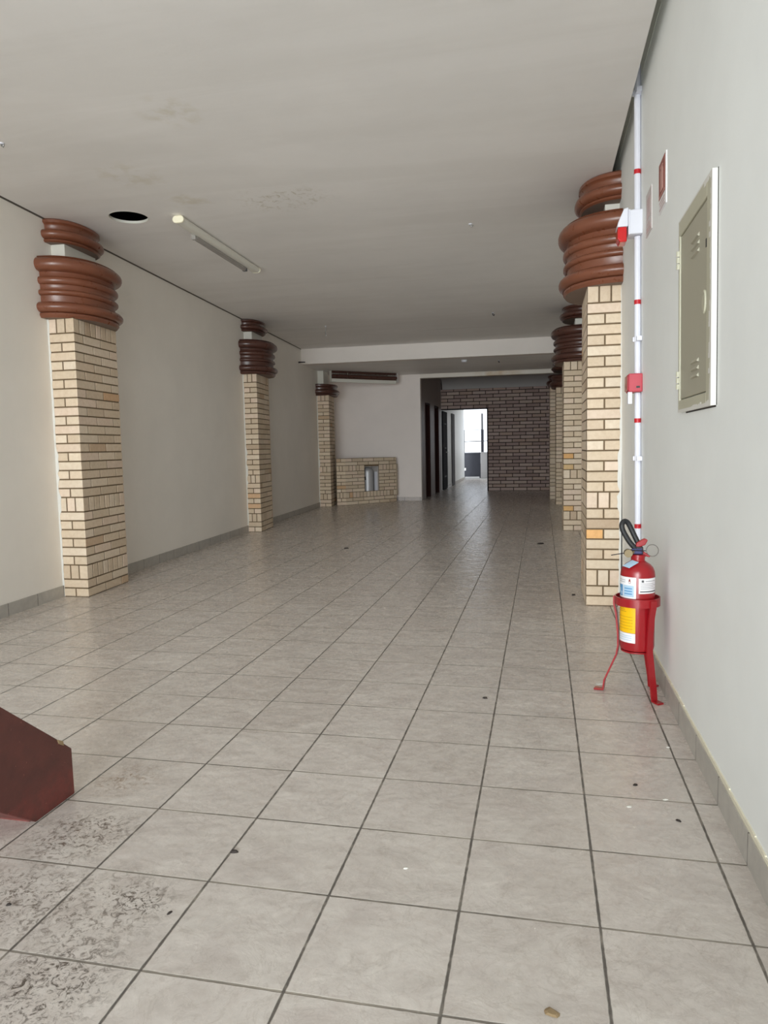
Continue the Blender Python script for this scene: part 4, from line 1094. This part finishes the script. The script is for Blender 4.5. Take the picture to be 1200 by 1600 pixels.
for r, z_ in ((0.094, 0.276), (0.094, 0.2845), (0.03, 0.2845), (0.03, 0.276)): v += [(EX + r * math.cos(2 * PI * k / n), EY + r * math.sin(2 * PI * k / n), z_) for k in range(n)]
b.add(v, [(i * n + k, i * n + (k + 1) % n, ((i + 1) % 4) * n + (k + 1) % n, ((i + 1) % 4) * n + k) for i in range(4) for k in range(n)])
b.build('support_ring', M['red'], stn, smooth=40)

# ---------------------------------------------------------------- red steel trough at the left edge
XP = -0.455
tr = thing('steel_trough', (XP - 0.15, 0.83, 0), 'worn dark red steel trough end resting on the floor at left edge', 'trough')
side_poly = [(0.961, 0.0), (0.704, 0.0), (0.595, 0.078), (0.508, 0.142), (-0.3, 0.74), (-0.3, 1.17), (0.54, 0.562), (0.86, 0.297), (0.958, 0.213)]
b = MB(); b.extrude([(XP, y, z) for y, z in side_poly], (-0.028, 0, 0)); b.build('side_plate', M['rust_red'], tr, bevel=0.004)
b = MB(); y0, z0, y1, z1 = 0.70, 0.006, -0.3, 0.75
b.extrude([(XP - 0.028, y0, z0), (XP - 0.028, y1, z1), (XP - 0.028, y1, z1 + 0.03), (XP - 0.028, y0 + 0.01, z0 + 0.03)], (-0.30, 0, 0)); b.build('bottom_plate', M['rust_red'], tr)
b = MB(); b.box(XP - 0.32, XP - 0.028, 0.70, 0.955, 0.0, 0.012); b.box(XP - 0.32, XP - 0.028, 0.935, 0.957, 0.012, 0.05); b.build('end_plate', M['rust_red'], tr)
b = MB(); b.extrude([(XP - 0.31, y, z) for y, z in [(0.958, 0.0), (0.704, 0.0), (0.595, 0.078), (0.508, 0.142), (-0.3, 0.74), (-0.3, 0.95), (0.54, 0.342), (0.86, 0.10), (0.958, 0.05)]], (-0.02, 0, 0)); b.build('side_plate', M['rust_red'], tr)
b = MB(); b.extrude([(XP + 0.006, 0.862, 0.292), (XP + 0.006, 0.895, 0.272), (XP + 0.006, 0.90, 0.250), (XP + 0.006, 0.87, 0.27)], (-0.04, 0, 0)); b.build('edge_weld', M['debris_brown'], tr)

# ---------------------------------------------------------------- bits on the floor
def bit(name, x, y, l, w, h, ang, mat, label, cat='debris', group=None):
    mb = MB(); n = 9; rnd = random.Random(int(x * 1000 + y * 77))
    ring = []
    for i in range(n):
        a = 2 * PI * i / n; k_ = rnd.uniform(0.75, 1.1)
        u, v_ = l * math.cos(a) * k_, w * math.sin(a) * k_
        ring.append((x + u * math.cos(ang) - v_ * math.sin(ang), y + u * math.sin(ang) + v_ * math.cos(ang)))
    top = [(x + (p_[0] - x) * 0.6, y + (p_[1] - y) * 0.6, h) for p_ in ring]
    mb.add([(p_[0], p_[1], 0.0006) for p_ in ring] + top, [(i, (i + 1) % n, n + (i + 1) % n, n + i) for i in range(n)] + [tuple(range(n, 2 * n)), tuple(range(n - 1, -1, -1))])
    tag(mb.build(name, M[mat]), label, cat, group)
bit('dead_insect', 0.465, 0.64, 0.019, 0.008, 0.010, 0.2, 'debris', 'dark dead insect on a floor tile at lower left centre', 'insect')
bit('debris_chip', 1.602, 9.543, 0.06, 0.035, 0.02, 0.1, 'debris', 'dark chip on the floor in front of the second right-hand pillar')
bit('debris_chip', 1.933, 5.676, 0.025, 0.02, 0.012, 0.5, 'debris', 'dark chip on floor at the foot of nearest right-hand pillar')
bit('debris_chip', 2.03, 1.477, 0.013, 0.010, 0.006, 0.5, 'debris', 'small dark chip on floor tile in front of the extinguisher stand')
bit('debris_chip', 2.161, 1.183, 0.016, 0.007, 0.006, 2.4, 'debris', 'small dark sliver on floor near right skirting, below the cabinet')
bit('debris_chip', -1.327, 8.823, 0.04, 0.03, 0.014, 0.1, 'debris', 'dark speck on floor left of centre, before the middle left pillar')
bit('debris_chip', 1.28, 2.501, 0.017, 0.012, 0.008, 0.3, 'debris', 'dark speck on floor in right centre, level with extinguisher stand feet')
bit('debris_chip', 0.402, 0.259, 0.013, 0.005, 0.005, 1.2, 'debris', 'small dark sliver on muddy tile at lower left')
bit('debris_chip', -0.167, 0.197, 0.009, 0.006, 0.006, 0.3, 'debris', 'black crumb on muddy tile at lower left edge')
bit('paper_scrap', 1.646, 0.065, 0.028, 0.018, 0.004, -0.4, 'debris_brown', 'ochre paper scrap on floor at bottom edge, right of centre', 'scrap')
for (x, y, s_, lab) in ((1.131, 0.656, 0.011, 'white paint flake on floor tile at lower centre'), (1.98, 2.88, 0.03, 'large white paint flake on floor left of the extinguisher stand'),
                        (2.14, 1.36, 0.014, 'white paint flake on floor near right skirting below the cabinet'), (1.98, 1.27, 0.014, 'white paint flake on floor beside a small dark chip, right of centre'),
                        (2.24, 1.93, 0.012, 'white paint flake on floor in front of the stand leg')):
    bit('paint_flake', x, y, s_, s_ * 0.6, 0.003, 0.4, 'flake', lab, 'flake')
